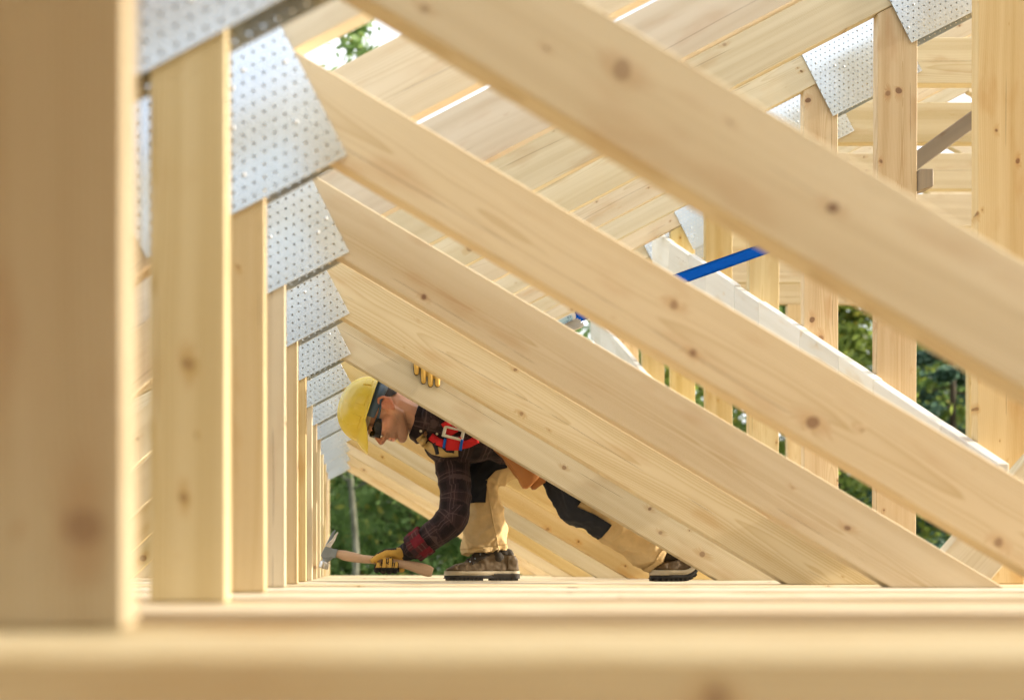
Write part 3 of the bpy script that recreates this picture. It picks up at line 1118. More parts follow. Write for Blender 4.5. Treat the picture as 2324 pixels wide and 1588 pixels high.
for v in body.vertices:
    f, s, u = to_head(v.co)
    jaw = max(0.0, min(1.0, (-.034 - u + .25 * max(0, f - .05)) / .03)) * max(0.0, min(1.0, (f + .02) / .035)) * max(0.0, min(1.0, (u + .145) / .03))
    lip = 1.0 if (f > .090 and -.080 < u < -.054 and abs(s) < .022) else 0.0
    must = 1.0 if (f > .080 and -.056 < u < -.040 and abs(s) < .030) else 0.0
    st = max(jaw * .9, must * .8) * (1 - lip)
    ear = max(0.0, min(1.0, (abs(s) - .076) / .008)) if f < .012 else 0.0
    nose = max(0.0, min(1.0, (f - .108) / .010)) if abs(s) < .025 and u > -.05 else 0.0
    cheek = max(0.0, 1 - math.hypot(f - .055, u + .02) / .05) * .5
    # short hair at temple and nape
    hz = max(0.0, min(1.0, (u - (.012 + .35 * max(0, f + .01))) / .012)) * (1.0 if f < .050 else 0.0)
    nape = max(0.0, min(1.0, (-.045 - f) / .02)) * (1.0 if u > -.035 else 0.0)
    hair = hz if abs(s) < .0785 else 0.0
    td += [max(st, hair * .95), max(ear * .9, nose * .8, cheek, lip * .9), 0.0, 1.0]
tone.data.foreach_set('color', td)
ob = own(link('body', body))
# mouth line
bm = bmesh.new()
tube_bm(bm, [H(.098, -.018, -.0655), H(.1025, -.008, -.066), H(.1035, 0, -.066), H(.1025, .008, -.066), H(.097, .021, -.0655)], [.0008, .0016, .0018, .0016, .0008], 6)
own(link('mouth_line', from_bm('mouth_line', bm, plain('lip_shadow', (0.13, 0.035, 0.03), rough=0.6), True)))

# hair as a thin cap over the skull sides below the helmet
patch(body, 'hair', lambda c, n_: (lambda q: q[0] < .030 and abs(q[1]) < .0775 and q[2] > (.020 + .30 * max(0, q[0] + .01) - 1.1 * min(.045, max(0, -.026 - q[0]))) and q[2] < .10)(to_head(c)), .0022, HAIR, None)
own(bpy.data.objects['hair'])

# ------------------------------------------------------------------ hard hat
hat = own(empty('hard_hat', H(-.005, 0, .050)))
hat_loc = H(-.005, 0, .050)


def in_hat(o):
    o.parent = hat
    o.location = o.location - hat_loc
    return o


def hat_point(th, ph, extra=0.0):
    """th 0 at the crown .. 90 at the rim; ph 0 at the front"""
    sf = .136 if math.cos(ph) > 0 else .132
    ridge = .0055 * math.exp(-((math.sin(th) * math.sin(ph) / .16) ** 2)) * (1 - (th / (math.pi / 2)) ** 4)
    p_ = .92
    st = math.sin(th) ** p_
    return H(.010 + (sf + extra) * st * math.cos(ph), (.117 + extra) * st * math.sin(ph), .060 + (.114 + extra + ridge) * math.cos(th) ** .95)


bm = bmesh.new()
NP, NTH = 64, 22
rows = []
for i in range(NTH + 1):
    th = max(1e-4, (math.pi / 2) * i / NTH)
    rows.append([bm.verts.new(hat_point(th, 2 * math.pi * k / NP)) for k in range(NP)])
lip = [bm.verts.new(H(.010 + ((.136 if math.cos(a) > 0 else .132) + .006) * math.cos(a), .123 * math.sin(a), .0575)) for a in (2 * math.pi * k / NP for k in range(NP))]
lip2 = [bm.verts.new(H(.010 + ((.136 if math.cos(a) > 0 else .132) + .006) * math.cos(a), .123 * math.sin(a), .0535)) for a in (2 * math.pi * k / NP for k in range(NP))]
lip3 = [bm.verts.new(H(.010 + ((.136 if math.cos(a) > 0 else .132) - .004) * math.cos(a), .113 * math.sin(a), .0535)) for a in (2 * math.pi * k / NP for k in range(NP))]
allr = rows + [lip, lip2, lip3]
inner = []
for i in range(NTH, -1, -2):
    th = max(1e-4, (math.pi / 2) * i / NTH)
    inner.append([bm.verts.new(hat_point(th, 2 * math.pi * k / NP, -.004)) for k in range(NP)])
allr += inner
for r0, r1 in zip(allr, allr[1:]):
    for k in range(NP):
        bm.faces.new([r0[k], r0[(k + 1) % NP], r1[(k + 1) % NP], r1[k]])
bmesh.ops.remove_doubles(bm, verts=bm.verts, dist=.0004)
in_hat(link('shell', from_bm('shell', bm, YELLOW, True)))
# peak
bm = bmesh.new()
top, bot_ = [], []
for i in range(25):
    a = math.radians(-60 + 120 * i / 24)
    w = math.cos(a * 90 / 60 * .98)
    rt, rb = [], []
    for j in range(7):
        q = j / 6
        ext = .036 * (w ** .8) * q if w > 0 else 0
        drop = (.050 * q ** 1.15) * (w ** .8 if w > 0 else 0)
        f = .010 + (.139 + ext) * math.cos(a)
        s = (.120 + ext * .8) * math.sin(a)
        rt.append(bm.verts.new(H(f, s, .060 - drop)))
        rb.append(bm.verts.new(H(f - .001, s, .060 - drop - .0035)))
    top.append(rt)
    bot_.append(rb)
for i in range(24):
    for j in range(6):
        bm.faces.new([top[i][j], top[i + 1][j], top[i + 1][j + 1], top[i][j + 1]])
        bm.faces.new([bot_[i][j + 1], bot_[i + 1][j + 1], bot_[i + 1][j], bot_[i][j]])
    bm.faces.new([top[i][6], top[i + 1][6], bot_[i + 1][6], bot_[i][6]])
in_hat(link('peak', from_bm('peak', bm, YELLOW, True)))
# moulded side slots
for th0, th1, p0, p1 in ((66, 83, 82, 100), (66, 83, 40, 62), (69, 84, 122, 138)):
    bm = bmesh.new()
    g0 = [[hat_point(math.radians(th0 + (th1 - th0) * i / 3), math.radians(p0 + (p1 - p0) * j / 3), .0042 if 0 < 1 else 0) for j in range(4)] for i in range(4)]
    g1 = [[hat_point(math.radians(th0 - 1 + (th1 - th0 + 2) * i / 3), math.radians(p0 - 1 + (p1 - p0 + 2) * j / 3), -.001) for j in range(4)] for i in range(4)]
    # his left side faces us
    A = [[bm.verts.new(p) for p in r] for r in g0]
    B = [[bm.verts.new(p) for p in r] for r in g1]
    for i in range(3):
        for j in range(3):
            bm.faces.new([A[i][j], A[i][j + 1], A[i + 1][j + 1], A[i + 1][j]])
    for i in range(3):
        bm.faces.new([A[i][0], A[i + 1][0], B[i + 1][0], B[i][0]])
        bm.faces.new([A[i][3], B[i][3], B[i + 1][3], A[i + 1][3]])
        bm.faces.new([A[0][i], B[0][i], B[0][i + 1], A[0][i + 1]])
        bm.faces.new([A[3][i], A[3][i + 1], B[3][i + 1], B[3][i]])
    in_hat(link('side_slot', from_bm('side_slot', bm, YELLOW)))


def head_band(name, a0, a1, u0, u1, rf, rs_, mat, tilt=0.0, th=.003):
    bm = bmesh.new()
    N = 28
    o_, i_ = [], []
    for k in range(N + 1):
        a = math.radians(a0 + (a1 - a0) * k / N)
        c, s = math.cos(a), math.sin(a)
        tz = tilt * c
        o_.append([bm.verts.new(H(-.010 + rf * c, rs_ * s, u + tz)) for u in (u0, u1)])
        i_.append([bm.verts.new(H(-.010 + (rf - th) * c, (rs_ - th) * s, u + tz)) for u in (u0, u1)])
    for k in range(N):
        bm.faces.new([o_[k][0], o_[k + 1][0], o_[k + 1][1], o_[k][1]])
        bm.faces.new([i_[k][1], i_[k + 1][1], i_[k + 1][0], i_[k][0]])
        bm.faces.new([o_[k][0], i_[k][0], i_[k + 1][0], o_[k + 1][0]])
        bm.faces.new([o_[k][1], o_[k + 1][1], i_[k + 1][1], i_[k][1]])
    return in_hat(link(name, from_bm(name, bm, mat, True)))


head_band('headband', 55, 305, .016, .062, .112, .090, BLUEGREY, tilt=.014)
head_band('sweatband', -62, 62, .036, .060, .110, .088, FOAM)
head_band('nape_strap', 140, 220, .030, .056, .120, .096, ORANGE, tilt=.0)

# ------------------------------------------------------------------ dark safety glasses
gl = own(empty('safety_glasses', H(.10, 0, .0)))
gl_loc = H(.10, 0, .0)
bm = bmesh.new()
N = 30
rows = []
for i in range(N + 1):
    a = math.radians(-64 + 128 * i / N)
    q = abs(a) / math.radians(64)
    lo = -.022 + .017 * q ** 3 + (.012 if q < .12 else 0)
    hi = .022 - .006 * q ** 2
    rf_, rs_ = .112, .0845
    row = []
    for j in range(6):
        u = lo + (hi - lo) * j / 5
        bul = 1 - .10 * abs(2 * j / 5 - 1) ** 2
        row.append(bm.verts.new(H(rf_ * math.cos(a) * (.94 + .06 * bul), rs_ * math.sin(a) * (.95 + .05 * bul), u)))
    rows.append(row)
for r0, r1 in zip(rows, rows[1:]):
    for j in range(5):
        bm.faces.new([r0[j], r1[j], r1[j + 1], r0[j + 1]])
bmesh.ops.solidify(bm, geom=bm.faces[:], thickness=.0025)
o = link('lens', from_bm('lens', bm, LENS, True), gl)
o.location = -gl_loc
for s in (-1, 1):
    bm = bmesh.new()
    tube_bm(bm, [H(.052, s * .0755, .010), H(.030, s * .082, .011), H(.005, s * .087, .014), H(-.018, s * .089, .022), H(-.034, s * .088, .020)], [.0060, .0050, .0044, .0038, .0034], 8)
    o = link('temple', from_bm('temple', bm, BLUEGREY, True), gl)
    o.location = -gl_loc

# ------------------------------------------------------------------ shirt
sh = Shapes()
tor = (Vector((1, 0, -.12)).normalized(), Vector((0, 1, 0)), Vector((.12, 0, 1)).normalized())
sh.ell(P(1066, 982, 4.01), (.188, .165, .122), tor)
sh.ell(P(1140, 985, 4.03), (.18, .155, .122), tor)
sh.ell(P(1010, 1018, 4.045), (.085, .085, .060))
sh.ell(P(1006, 1006, 3.985), (.078, .100, .074))
sh.ell(P(1000, 950, 3.95), (.085, .09, .075))
RA = [(P(1024, 1034, 4.03), .075), (P(1031, 1085, 3.985), .069), (P(1034, 1128, 3.955), .065), (P(1030, 1170, 3.935), .066), (P(1008, 1195, 3.935), .062), (P(976, 1217, 3.945), .056), (P(940, 1243, 3.97), .048)]
sh.chain(RA)
LA = [(P(1000, 940, 3.91), .078), (P(1060, 895, 3.895), .066), (P(1108, 868, 3.895), .060), (P(1050, 835, 3.885), .052), (P(1000, 818, 3.875), .044)]
sh.chain(LA)
# collar stand round the neck
cax = Vector((1, 0, -.30)).normalized()
ce = Vector((0, 1, 0))
cg = cax.cross(ce)
for rr_, off, tb in ((.074, 0.0, .017), (.080, .022, .017)):
    cc = P(949, 951, 4.0) + cax * off
    ring = [cc + (ce * math.cos(k * math.pi / 9) + cg * math.sin(k * math.pi / 9)) * rr_ for k in range(19)]
    sh.chain([(p_, tb) for p_ in ring])
shirt = sh.mesh('shirt', 0.006, 5, 0.5, SHIRT)


def folds(co, n_):
    a = noise.noise(Vector((co.x * 9 + co.z * 14, co.y * 7, co.z * 6 - co.x * 11)))
    b = noise.noise(Vector((co.x * 30, co.y * 24, co.z * 22 + co.x * 9)) + Vector((5, 3, 1)))
    r_ = 1 - abs(noise.noise(Vector((co.x * 13 - co.z * 7, co.y * 10, co.z * 16 + co.x * 7))))
    return .0045 * a + .0020 * b + .0055 * (r_ ** 3 - .45)


displace(shirt, folds)
yref = Vector((0, -1, 0))
bones = [(P(950, 955, 4.0), P(1200, 990, 4.02), yref, 0.0, .16)]
acc = 0.5
for seq, r_ in ((RA, .07), (LA, .07)):
    for (a, _), (b, _) in zip(seq, seq[1:]):
        bones.append((a, b, yref, acc, r_))
        acc += (b - a).length
bone_coords(shirt, bones)
so = own(link('shirt', shirt))
bv_shirt = BVHTree.FromPolygons([v.co.copy() for v in shirt.vertices], [p.vertices[:] for p in shirt.polygons])

# turned-back red cuff at the hammer hand
sh = Shapes()
ca, cb_ = P(968, 1222, 3.950), P(936, 1246, 3.972)
sh.frus(ca, .062, cb_, .057)
sh.frus(ca.lerp(cb_, .50), .0605, cb_, .061)
cuff = sh.mesh('rolled_cuff', 0.004, 3, 0.5, CUFF)
displace(cuff, lambda c, n_: .005 * noise.noise(c * 38) + .003 * noise.noise(c * 80))
bone_coords(cuff, [(ca, cb_, yref, 0.0, .05)])
own(link('rolled_cuff', cuff))

# ------------------------------------------------------------------ trousers
sh = Shapes()
sh.ell(P(1222, 990, 4.035), (.150, .165, .140))
RL = [(P(1200, 1005, 4.10), .104), (P(1140, 1045, 4.115), .090), (P(1092, 1082, 4.12), .078)]
sh.chain(RL)
sh.cap(P(1092, 1082, 4.12), .076, P(1096, 1150, 4.125), .074)
sh.frus(P(1096, 1140, 4.125), .074, P(1101, 1251, 4.13), .096, n0=(0, 0, -1), n1=(.12, 0, -1), squash=.86)
LL = [(P(1245, 1000, 3.975), .102), (P(1290, 1080, 3.92), .094), (P(1320, 1140, 3.892), .090)]
sh.chain(LL)
sh.cap(P(1320, 1140, 3.892), .088, P(1395, 1190, 3.888), .080)
sh.frus(P(1385, 1183, 3.888), .081, P(1497, 1262, 3.888), .076, squash=.95)
trou = sh.mesh('trousers', 0.006, 5, 0.5, CANVAS)


def tfold(co, n_):
    r_ = 1 - abs(noise.noise(Vector((co.x * 7 + 3, co.y * 9, co.z * 10 + co.x * 5))))
    a = noise.noise(co * 16)
    b = 1 - abs(noise.noise(Vector((co.x * 18 - co.z * 6, co.y * 14, co.z * 13 + 7))))
    return .015 * (r_ ** 4 - .4) + .004 * a + .008 * (b ** 4 - .4)


displace(trou, tfold)
own(link('trousers', trou))
tro = bpy.data.objects['trousers']
padR = [(1030, 990), (1088, 1000), (1120, 1030), (1150, 1062), (1122, 1070), (1103, 1090), (1100, 1141), (1030, 1141)]
padL = [(1235, 1060), (1290, 1088), (1330, 1120), (1306, 1149), (1340, 1166), (1383, 1191), (1356, 1240), (1300, 1240), (1235, 1160)]
pR, pL = poly_xz(padR, 4.08), poly_xz(padL, 3.84)
for q, nm, cond in ((pR, 'knee_panel', lambda c: c.y > 4.0), (pL, 'knee_panel', lambda c: c.y < 4.0)):
    o = patch(trou, nm, lambda c, n_, q=q, cond=cond: cond(c) and inside(q, (c.x, c.z)), .004, BLACK, None, outline=q)
    o.parent = tro
hzR = P(1101, 1251, 4.13)
patch(trou, 'hem', lambda c, n_: c.y > 4.0 and c.z < hzR.z + .020 - (c.x - hzR.x) * -.12 and abs(n_.z) < .75, .0022, CANVAS, None).parent = tro
haL = (P(1497, 1262, 3.888) - P(1385, 1183, 3.888)).normalized()
heL = P(1497, 1262, 3.888)
patch(trou, 'hem', lambda c, n_: c.y < 4.0 and (c - heL).dot(haL) > -.024 and abs(n_.dot(haL)) < .75, .0022, CANVAS, None).parent = tro
bv_trou = BVHTree.FromPolygons([v.co.copy() for v in trou.vertices], [p.vertices[:] for p in trou.polygons])


def on_surface(bv, u, v, off, fallback):
    q = P(u, v, 1.0)
    hit = bv.ray_cast(Vector((0, 0, 0)) + q.normalized() * 3.0, q.normalized())
    if hit[0] is None:
        return P(u, v, fallback)
    return hit[0] - q.normalized() * off


def strap(name, bv, pts, width, off, mat, parent, fallback=3.92, sub=5, th=.003):
    """a webbing laid over the cloth along (u, v) points"""
    line = []
    for (a, b) in zip(pts, pts[1:]):
        for k in range(sub):
            line.append((a[0] + (b[0] - a[0]) * k / sub, a[1] + (b[1] - a[1]) * k / sub))
    line.append(pts[-1])
    bm = bmesh.new()
    rws = []
    for i, (u, v) in enumerate(line):
        u0, v0 = line[max(0, i - 1)]
        u1, v1 = line[min(len(line) - 1, i + 1)]
        L_ = math.hypot(u1 - u0, v1 - v0) or 1
        nx, ny = -(v1 - v0) / L_, (u1 - u0) / L_
        mid = on_surface(bv, u, v, off, fallback)
        r = []
        for s in (-.5, 0, .5):
            p_ = on_surface(bv, u + nx * width * s, v + ny * width * s, off, mid.y)
            if abs(p_.y - mid.y) > .03:
                p_ = P(u + nx * width * s, v + ny * width * s, mid.y)
            r.append(bm.verts.new(p_))
        rws.append(r)
    for a, b in zip(rws, rws[1:]):
        for j in range(2):
            bm.faces.new([a[j], a[j + 1], b[j + 1], b[j]])
    bmesh.ops.recalc_face_normals(bm, faces=bm.faces)
    bmesh.ops.solidify(bm, geom=bm.faces[:], thickness=th)
    o = link(name, from_bm(name, bm, mat, True))
    o.location = -parent[1]
    o.parent = parent[0]
    return o


# trouser seams
for pts in ([(1104, 1088), (1110, 1130), (1118, 1180), (1128, 1225), (1131, 1252)],):
    o = strap('seam', bv_trou, pts, 3.0, .0015, CANVAS, (tro, Vector((0, 0, 0))))
    o.location = (0, 0, 0)

# ------------------------------------------------------------------ harness
hn_loc = P(1030, 995, 3.88)
hn = own(empty('safety_harness', hn_loc))
hp = (hn, hn_loc)
strap('tan_chest_strap', bv_shirt, [(952, 990), (964, 1006), (985, 1021), (1010, 1027), (1040, 1025)], 19, .004, TAN, hp)
strap('elastic_keeper', bv_shirt, [(985, 1005), (990, 1016), (993, 1030)], 8, .009, BLACK, hp)
strap('elastic_keeper', bv_shirt, [(1004, 1012), (1014, 1022), (1030, 1024)], 7, .009, BLACK, hp)
strap('red_strap', bv_shirt, [(978, 990), (992, 1001), (1010, 1008), (1040, 1011), (1064, 1006), (1084, 996)], 17, .009, RED, hp)
strap('red_strap', bv_shirt, [(1012, 955), (1022, 972), (1030, 985)], 26, .012, RED, hp)
strap('red_keeper', bv_shirt, [(1029, 993), (1030, 1006), (1030, 1021)], 36, .020, RED, hp)
strap('blue_edge', bv_shirt, [(1011, 995), (1008.5, 1006), (1007, 1016)], 6, .023, BLUE, hp)
strap('blue_edge', bv_shirt, [(1049, 997), (1047, 1008), (1045, 1021)], 6, .023, BLUE, hp)
# plated buckle: a frame with a slot
bc = on_surface(bv_shirt, 1029, 983, .022, 3.90)
ba = Vector((0.97, 0, -0.24)).normalized()
bu = Vector((.24, 0, .97)).normalized()
bm = bmesh.new()
for (a0, a1, b0, b1) in ((-.042, .042, .014, .022), (-.042, .042, -.022, -.012), (-.042, -.030, -.012, .014), (.030, .042, -.012, .014)):
    q = [bc + ba * x + bu * z + Vector((0, y, 0)) for y in (-.0025, .0025) for x, z in ((a0, b0), (a1, b0), (a1, b1), (a0, b1))]
    v_ = [bm.verts.new(p_) for p_ in q]
    for f_ in ((0, 1, 2, 3), (7, 6, 5, 4), (0, 4, 5, 1), (1, 5, 6, 2), (2, 6, 7, 3), (3, 7, 4, 0)):
        bm.faces.new([v_[i] for i in f_])
bmesh.ops.bevel(bm, geom=list(bm.edges), offset=.0012, segments=1, affect='EDGES')
o = link('buckle', from_bm('buckle', bm, CREAM_METAL), hn)
o.location = -hn_loc
# shirt buttons
for u, v in ((955, 978), (992, 984)):
    c_ = on_surface(bv_shirt, u, v, .002, 3.93)
    bm = bmesh.new()
    bmesh.ops.create_cone(bm, cap_ends=True, segments=12, radius1=.0055, radius2=.0050, depth=.003, matrix=Matrix.Translation(c_) @ Matrix.Rotation(math.radians(90), 4, 'X'))
    o = link('button', from_bm('button', bm, CREAM_METAL), so)
    o.location = (0, 0, 0)

# ------------------------------------------------------------------ boots
def boot(name, toe, yaw, lift, label=None, size=1.0):
    """toe: place of the toe tip on the floor; the foot points along -x turned by yaw; lift: heel raise (rad), bending at the ball"""
    Lb = .312

    def hw(x):                                            # half width along the length (0 heel .. 1 toe)
        t_ = x / Lb
        w = .034 + .016 * math.sin(min(1, max(0, (t_ - .15) / .6)) * math.pi * .62) - .004 * math.exp(-((t_ - .35) / .12) ** 2)
        if t_ > .80:
            w *= math.sqrt(max(0.0, 1 - ((t_ - .80) / .2001) ** 2)) * .92 + .08
        if t_ < .10:
            w *= math.sqrt(max(0.0, 1 - ((.10 - t_) / .1001) ** 2)) * .85 + .15
        return w

    def bend(p_):
        x, y, z = p_
        xb = .215
        if lift and x < xb:
            k_ = min(1.0, (xb - x) / .07)
            a = lift * k_
            dx, dz = x - xb, z
            x, z = xb + dx * math.cos(a) + dz * math.sin(a) * .6, -dx * math.sin(a) + dz * math.cos(a)
        return x, y, z

    cy, sy = math.cos(yaw), math.sin(yaw)

    def W(p_):
        x, y, z = bend(p_)
        dx = Lb - x                                       # distance behind the toe
        return Vector((toe.x + (dx * cy - y * sy) * size, toe.y + (dx * sy + y * cy) * size, toe.z + z * size))

    root = own(empty(name, toe))
    if label:
        root['label'] = label

    def fin(o):
        o.parent = root
        o.location = -toe
        return o

    # upper
    sh = Shapes()
    V = lambda x, y, z: Vector((x, y, z))
    sh.hull([V(x, s * hw(x) * .93, .040) for x in [Lb * k / 16 for k in range(17)] for s in (-1, 1)] +
            [V(x, s * hw(x) * .72, .046 + h) for x, h in ((.24, .026), (.275, .014), (.300, .002), (.02, .03), (.10, .05)) for s in (-1, 1)] + [V(.262, 0, .068)])
    sh.cap(V(.228, 0, .044), .030, V(.150, 0, .085), .040)
    sh.cap(V(.160, 0, .085), .040, V(.112, 0, .100), .037)
    sh.hull([V(.008, s * .026, .046) for s in (-1, 1)] + [V(.012, s * .024, .085) for s in (-1, 1)] + [V(.125, s * .032, .138) for s in (-1, 1)] + [V(.045, s * .030, .128) for s in (-1, 1)] + [V(.155, s * .034, .05) for s in (-1, 1)] + [V(.030, 0, .118), V(.07, 0, .136)])
    up = sh.mesh('upper', .0045, 4, .5, BOOT)
    displace(up, lambda c, n_: .0022 * noise.noise(c * 34) + .0016 * noise.noise(c * 75))
    # padded ankle collar and seam panels by layers over the upper
    lay = []
    lay.append(('ankle_pad', patch(up, 'ankle_pad', lambda c, n_: c.z > .112 and c.x < .085 and abs(c.y) > .005, .003, BOOT_D, None)))
    lay.append(('heel_panel', patch(up, 'heel_panel', lambda c, n_: c.x < .055 and .045 < c.z < .100, .0022, BOOT, None)))
    lay.append(('toe_cap', patch(up, 'toe_cap', lambda c, n_: c.x > .268 - (c.z - .05) * .3 and c.z > .044, .0020, BOOT, None)))
    lay.append(('eyelet_panel', patch(up, 'eyelet_panel', lambda c, n_: abs(c.y) < .040 and .100 < c.x < .205 and c.z > .132 - (c.x - .085) * .56, .0018, BOOT_D, None)))
    bv_up = BVHTree.FromPolygons([v.co.copy() for v in up.vertices], [p.vertices[:] for p in up.polygons])
    for v in up.vertices:
        v.co = W(v.co)
    fin(link('upper', up))
    for nm, o in lay:
        for v in o.data.vertices:
            v.co = W(v.co)
        fin(o)

    def sole(nm, z0, z1, grow, mat, x0=0.0, x1=Lb, n_=34, rise=0.0):
        bm = bmesh.new()
        xs = [x0 + (x1 - x0) * (.5 - .5 * math.cos(math.pi * k / n_)) for k in range(n_ + 1)]
        out = [(x, hw(min(Lb * .9995, max(Lb * .0005, x))) + grow) for x in xs]
        loop = [(x, w) for x, w in out] + [(x, -w) for x, w in reversed(out)]
        a = [bm.verts.new(W((x + (.004 if x > .29 else 0) * grow / .004, y, z0))) for x, y in loop]
        m_ = [bm.verts.new(W((x, y * 1.03, (z0 + z1) / 2))) for x, y in loop]
        b = [bm.verts.new(W((x, y, z1 + rise * max(0, (x / Lb - .78)) * .0))) for x, y in loop]
        k_ = len(loop)
        for i in range(k_):
            j = (i + 1) % k_
            bm.faces.new([a[i], a[j], m_[j], m_[i]])
            bm.faces.new([m_[i], m_[j], b[j], b[i]])
        h_ = len(out)
        for rr_ in (a, b):
            for i in range(h_ - 1):
                bm.faces.new([rr_[i], rr_[i + 1], rr_[k_ - 2 - i], rr_[k_ - 1 - i]])
        return fin(link(nm, from_bm(nm, bm, mat)))

    sole('midsole', .0225, .0395, .003, MIDSOLE)
    sole('sole', .0085, .0215, .0045, RUBBER)
    sole('heel_block', .0180, .0290, .0062, BOOT_D, 0.002, .115)
    # lugs round the edge
    bm = bmesh.new()
    k_ = 0
    x = .012
    while x < Lb - .012:
        if not (.118 < x < .150):
            for s in (-1, 1):
                w = hw(x) + .005
                q = [(x + a, s * (w - b), z) for z in (0.0, .009) for a, b in ((0, 0), (.0105, 0), (.0105, .03), (0, .03))]
                v_ = [bm.verts.new(W(p_)) for p_ in q]
                for f_ in ((0, 1, 2, 3), (7, 6, 5, 4), (0, 4, 5, 1), (1, 5, 6, 2), (2, 6, 7, 3), (3, 7, 4, 0)):
                    bm.faces.new([v_[i] for i in f_])
        x += .0165
    fin(link('tread', from_bm('tread', bm, RUBBER)))['kind'] = 'stuff'
    # laces over the instep, hooks at their ends
    for k in range(4):
        xx = .212 - k * .0215
        line = []
        for q in range(7):
            yy = -.027 + .054 * q / 6
            hit = bv_up.ray_cast(Vector((xx + (.006 if q % 2 else 0), yy, .4)), Vector((0, 0, -1)))
            if hit[0] is not None:
                line.append(hit[0] + Vector((0, 0, .0026)))
        if len(line) > 3:
            bm = bmesh.new()
            tube_bm(bm, [W(p_) for p_ in line], [.0030] * len(line), 6)
            fin(link('lace', from_bm('lace', bm, LACE, True)))
            a = line[0]
            bm = bmesh.new()
            tube_bm(bm, [W(a + Vector((0, .002, -.002))), W(a + Vector((0, -.005, -.001))), W(a + Vector((0, -.006, -.007)))], [.0026, .0030, .0022], 6)
            fin(link('lace_hook', from_bm('lace_hook', bm, STEEL, True)))
    return root


boot('boot', Vector((P(1009, 1300, 4.10).x, 4.10, FLOOR + .0005)), math.radians(3), 0.0)
boot('boot', Vector((P(1476, 1300, 3.875).x, 3.872, FLOOR + .0005)), math.radians(2), math.radians(30), size=1.10)
# socks / ankles
sh = Shapes()
sh.cap(P(1128, 1262, 4.11), .040, P(1112, 1225, 4.12), .042)
sh.cap(P(1545, 1262, 3.885), .036, P(1490, 1250, 3.888), .040)
own(link('socks', sh.mesh('socks', .007, 4, .5, BOOT_D)))

# ------------------------------------------------------------------ gloves
def G(x, y, d):
    """hammer-hand layout, from a close look at that corner"""
    return P(709.25 + x * .13428, 1180.2 + y * .13428, d)


sh = Shapes()
sh.chain([(G(1640, 515, 4.008), .033), (G(1490, 590, 4.022), .034), (G(1330, 640, 4.030), .034), (G(1200, 670, 4.034), .028)])
sh.cap(G(1440, 760, 4.03), .026, G(1250, 760, 4.036), .026)
sh.chain([(G(1500, 560, 4.005), .026), (G(1380, 545, 3.985), .019), (G(1250, 545, 3.974), .0165), (G(1130, 600, 3.968), .015), (G(1020, 675, 3.968), .012)])
fing = [(1085, 752, 850), (1195, 675, 868), (1298, 668, 872), (1398, 735, 868)]
for i, (fx, ty, by_) in enumerate(fing):
    rad_ = (.0122, .0128, .0124, .0112)[i]
    sh.chain([(G(fx + 50, 690, 4.044), rad_ * 1.08), (G(fx + 8, by_ - 45, 4.034), rad_ * 1.05), (G(fx, by_ - 8, 4.000), rad_), (G(fx + 6, by_ - 50, 3.972), rad_), (G(fx + 22, ty, 3.968), rad_ * .92)])
sh.ell(G(1495, 835, 4.01), (.016, .02, .012))
glove = sh.mesh('glove', .0028, 3, .45, GLOVE_Y)
glove.materials.append(GLOVE_B)
for p_ in glove.polygons:
    c_ = p_.center
    u, v = pix(c_)
    x, y = (u - 709.25) / .13428, (v - 1180.2) / .13428
    blk = False
    if y > 800 and x < 1470:
        blk = True
    if 640 < y <= 800 and c_.y < 3.99 and 1000 < x < 1470 and abs(p_.normal.x) > .60:
        blk = True
    if y < 640 and p_.normal.z > .66 and x < 1420:
        blk = True
    if c_.y > 4.025:
        blk = True
    if blk:
        p_.material_index = 1
gh = own(link('glove', glove))
sh = Shapes()
sh.frus(G(1520, 575, 4.018), .036, G(1700, 470, 3.998), .041, squash=.92)
cfm = sh.mesh('glove_cuff', .003, 2, .4, GLOVE_B)
o = link('glove_cuff', cfm, gh)
o.location = (0, 0, 0)

# the other hand: over the top of the strut, fingers down its face
sh = Shapes()
yf = (6.22) * S
for i, (fu, vt) in enumerate(((945, 846), (961, 866), (977, 873), (993, 873))):
    ye = 811 + .6 * (fu - 950)
    r_ = .0116
    sh.chain([(P(fu + 4, ye - 12, yf + .085), r_ * 1.15), (P(fu + 1, ye - 11, yf + .018), r_ * 1.1), (P(fu, ye - 5, yf - .0125), r_ * 1.03), (P(fu, vt - 12, yf - .0128), r_), (P(fu, vt, yf - .0122), r_ * .9)])
sh.ell(P(972, 808, yf + .10), (.048, .040, .022))
sh.chain([(P(985, 812, yf + .115), .034), (P(1002, 817, yf + .145), .036)])
sh.chain([(P(955, 812, yf + .10), .017), (P(945, 836, yf + .075), .0145), (P(950, 858, yf + .062), .0125)])
g2 = sh.mesh('glove', .0019, 2, .45, GLOVE_B)
g2.materials.append(GLOVE_Y)
for p_ in g2.polygons:
    if p_.normal.y < -.55 and p_.center.y < yf:
        p_.material_index = 1
own(link('glove', g2))

# ------------------------------------------------------------------ claw hammer
hz = G(900, 640, 4.0)
ham = empty('claw_hammer', hz, 'steel claw hammer with wooden handle held in the yellow glove', 'hammer')


def hfin(o):
    o.parent = ham
    o.location = -hz
    return o


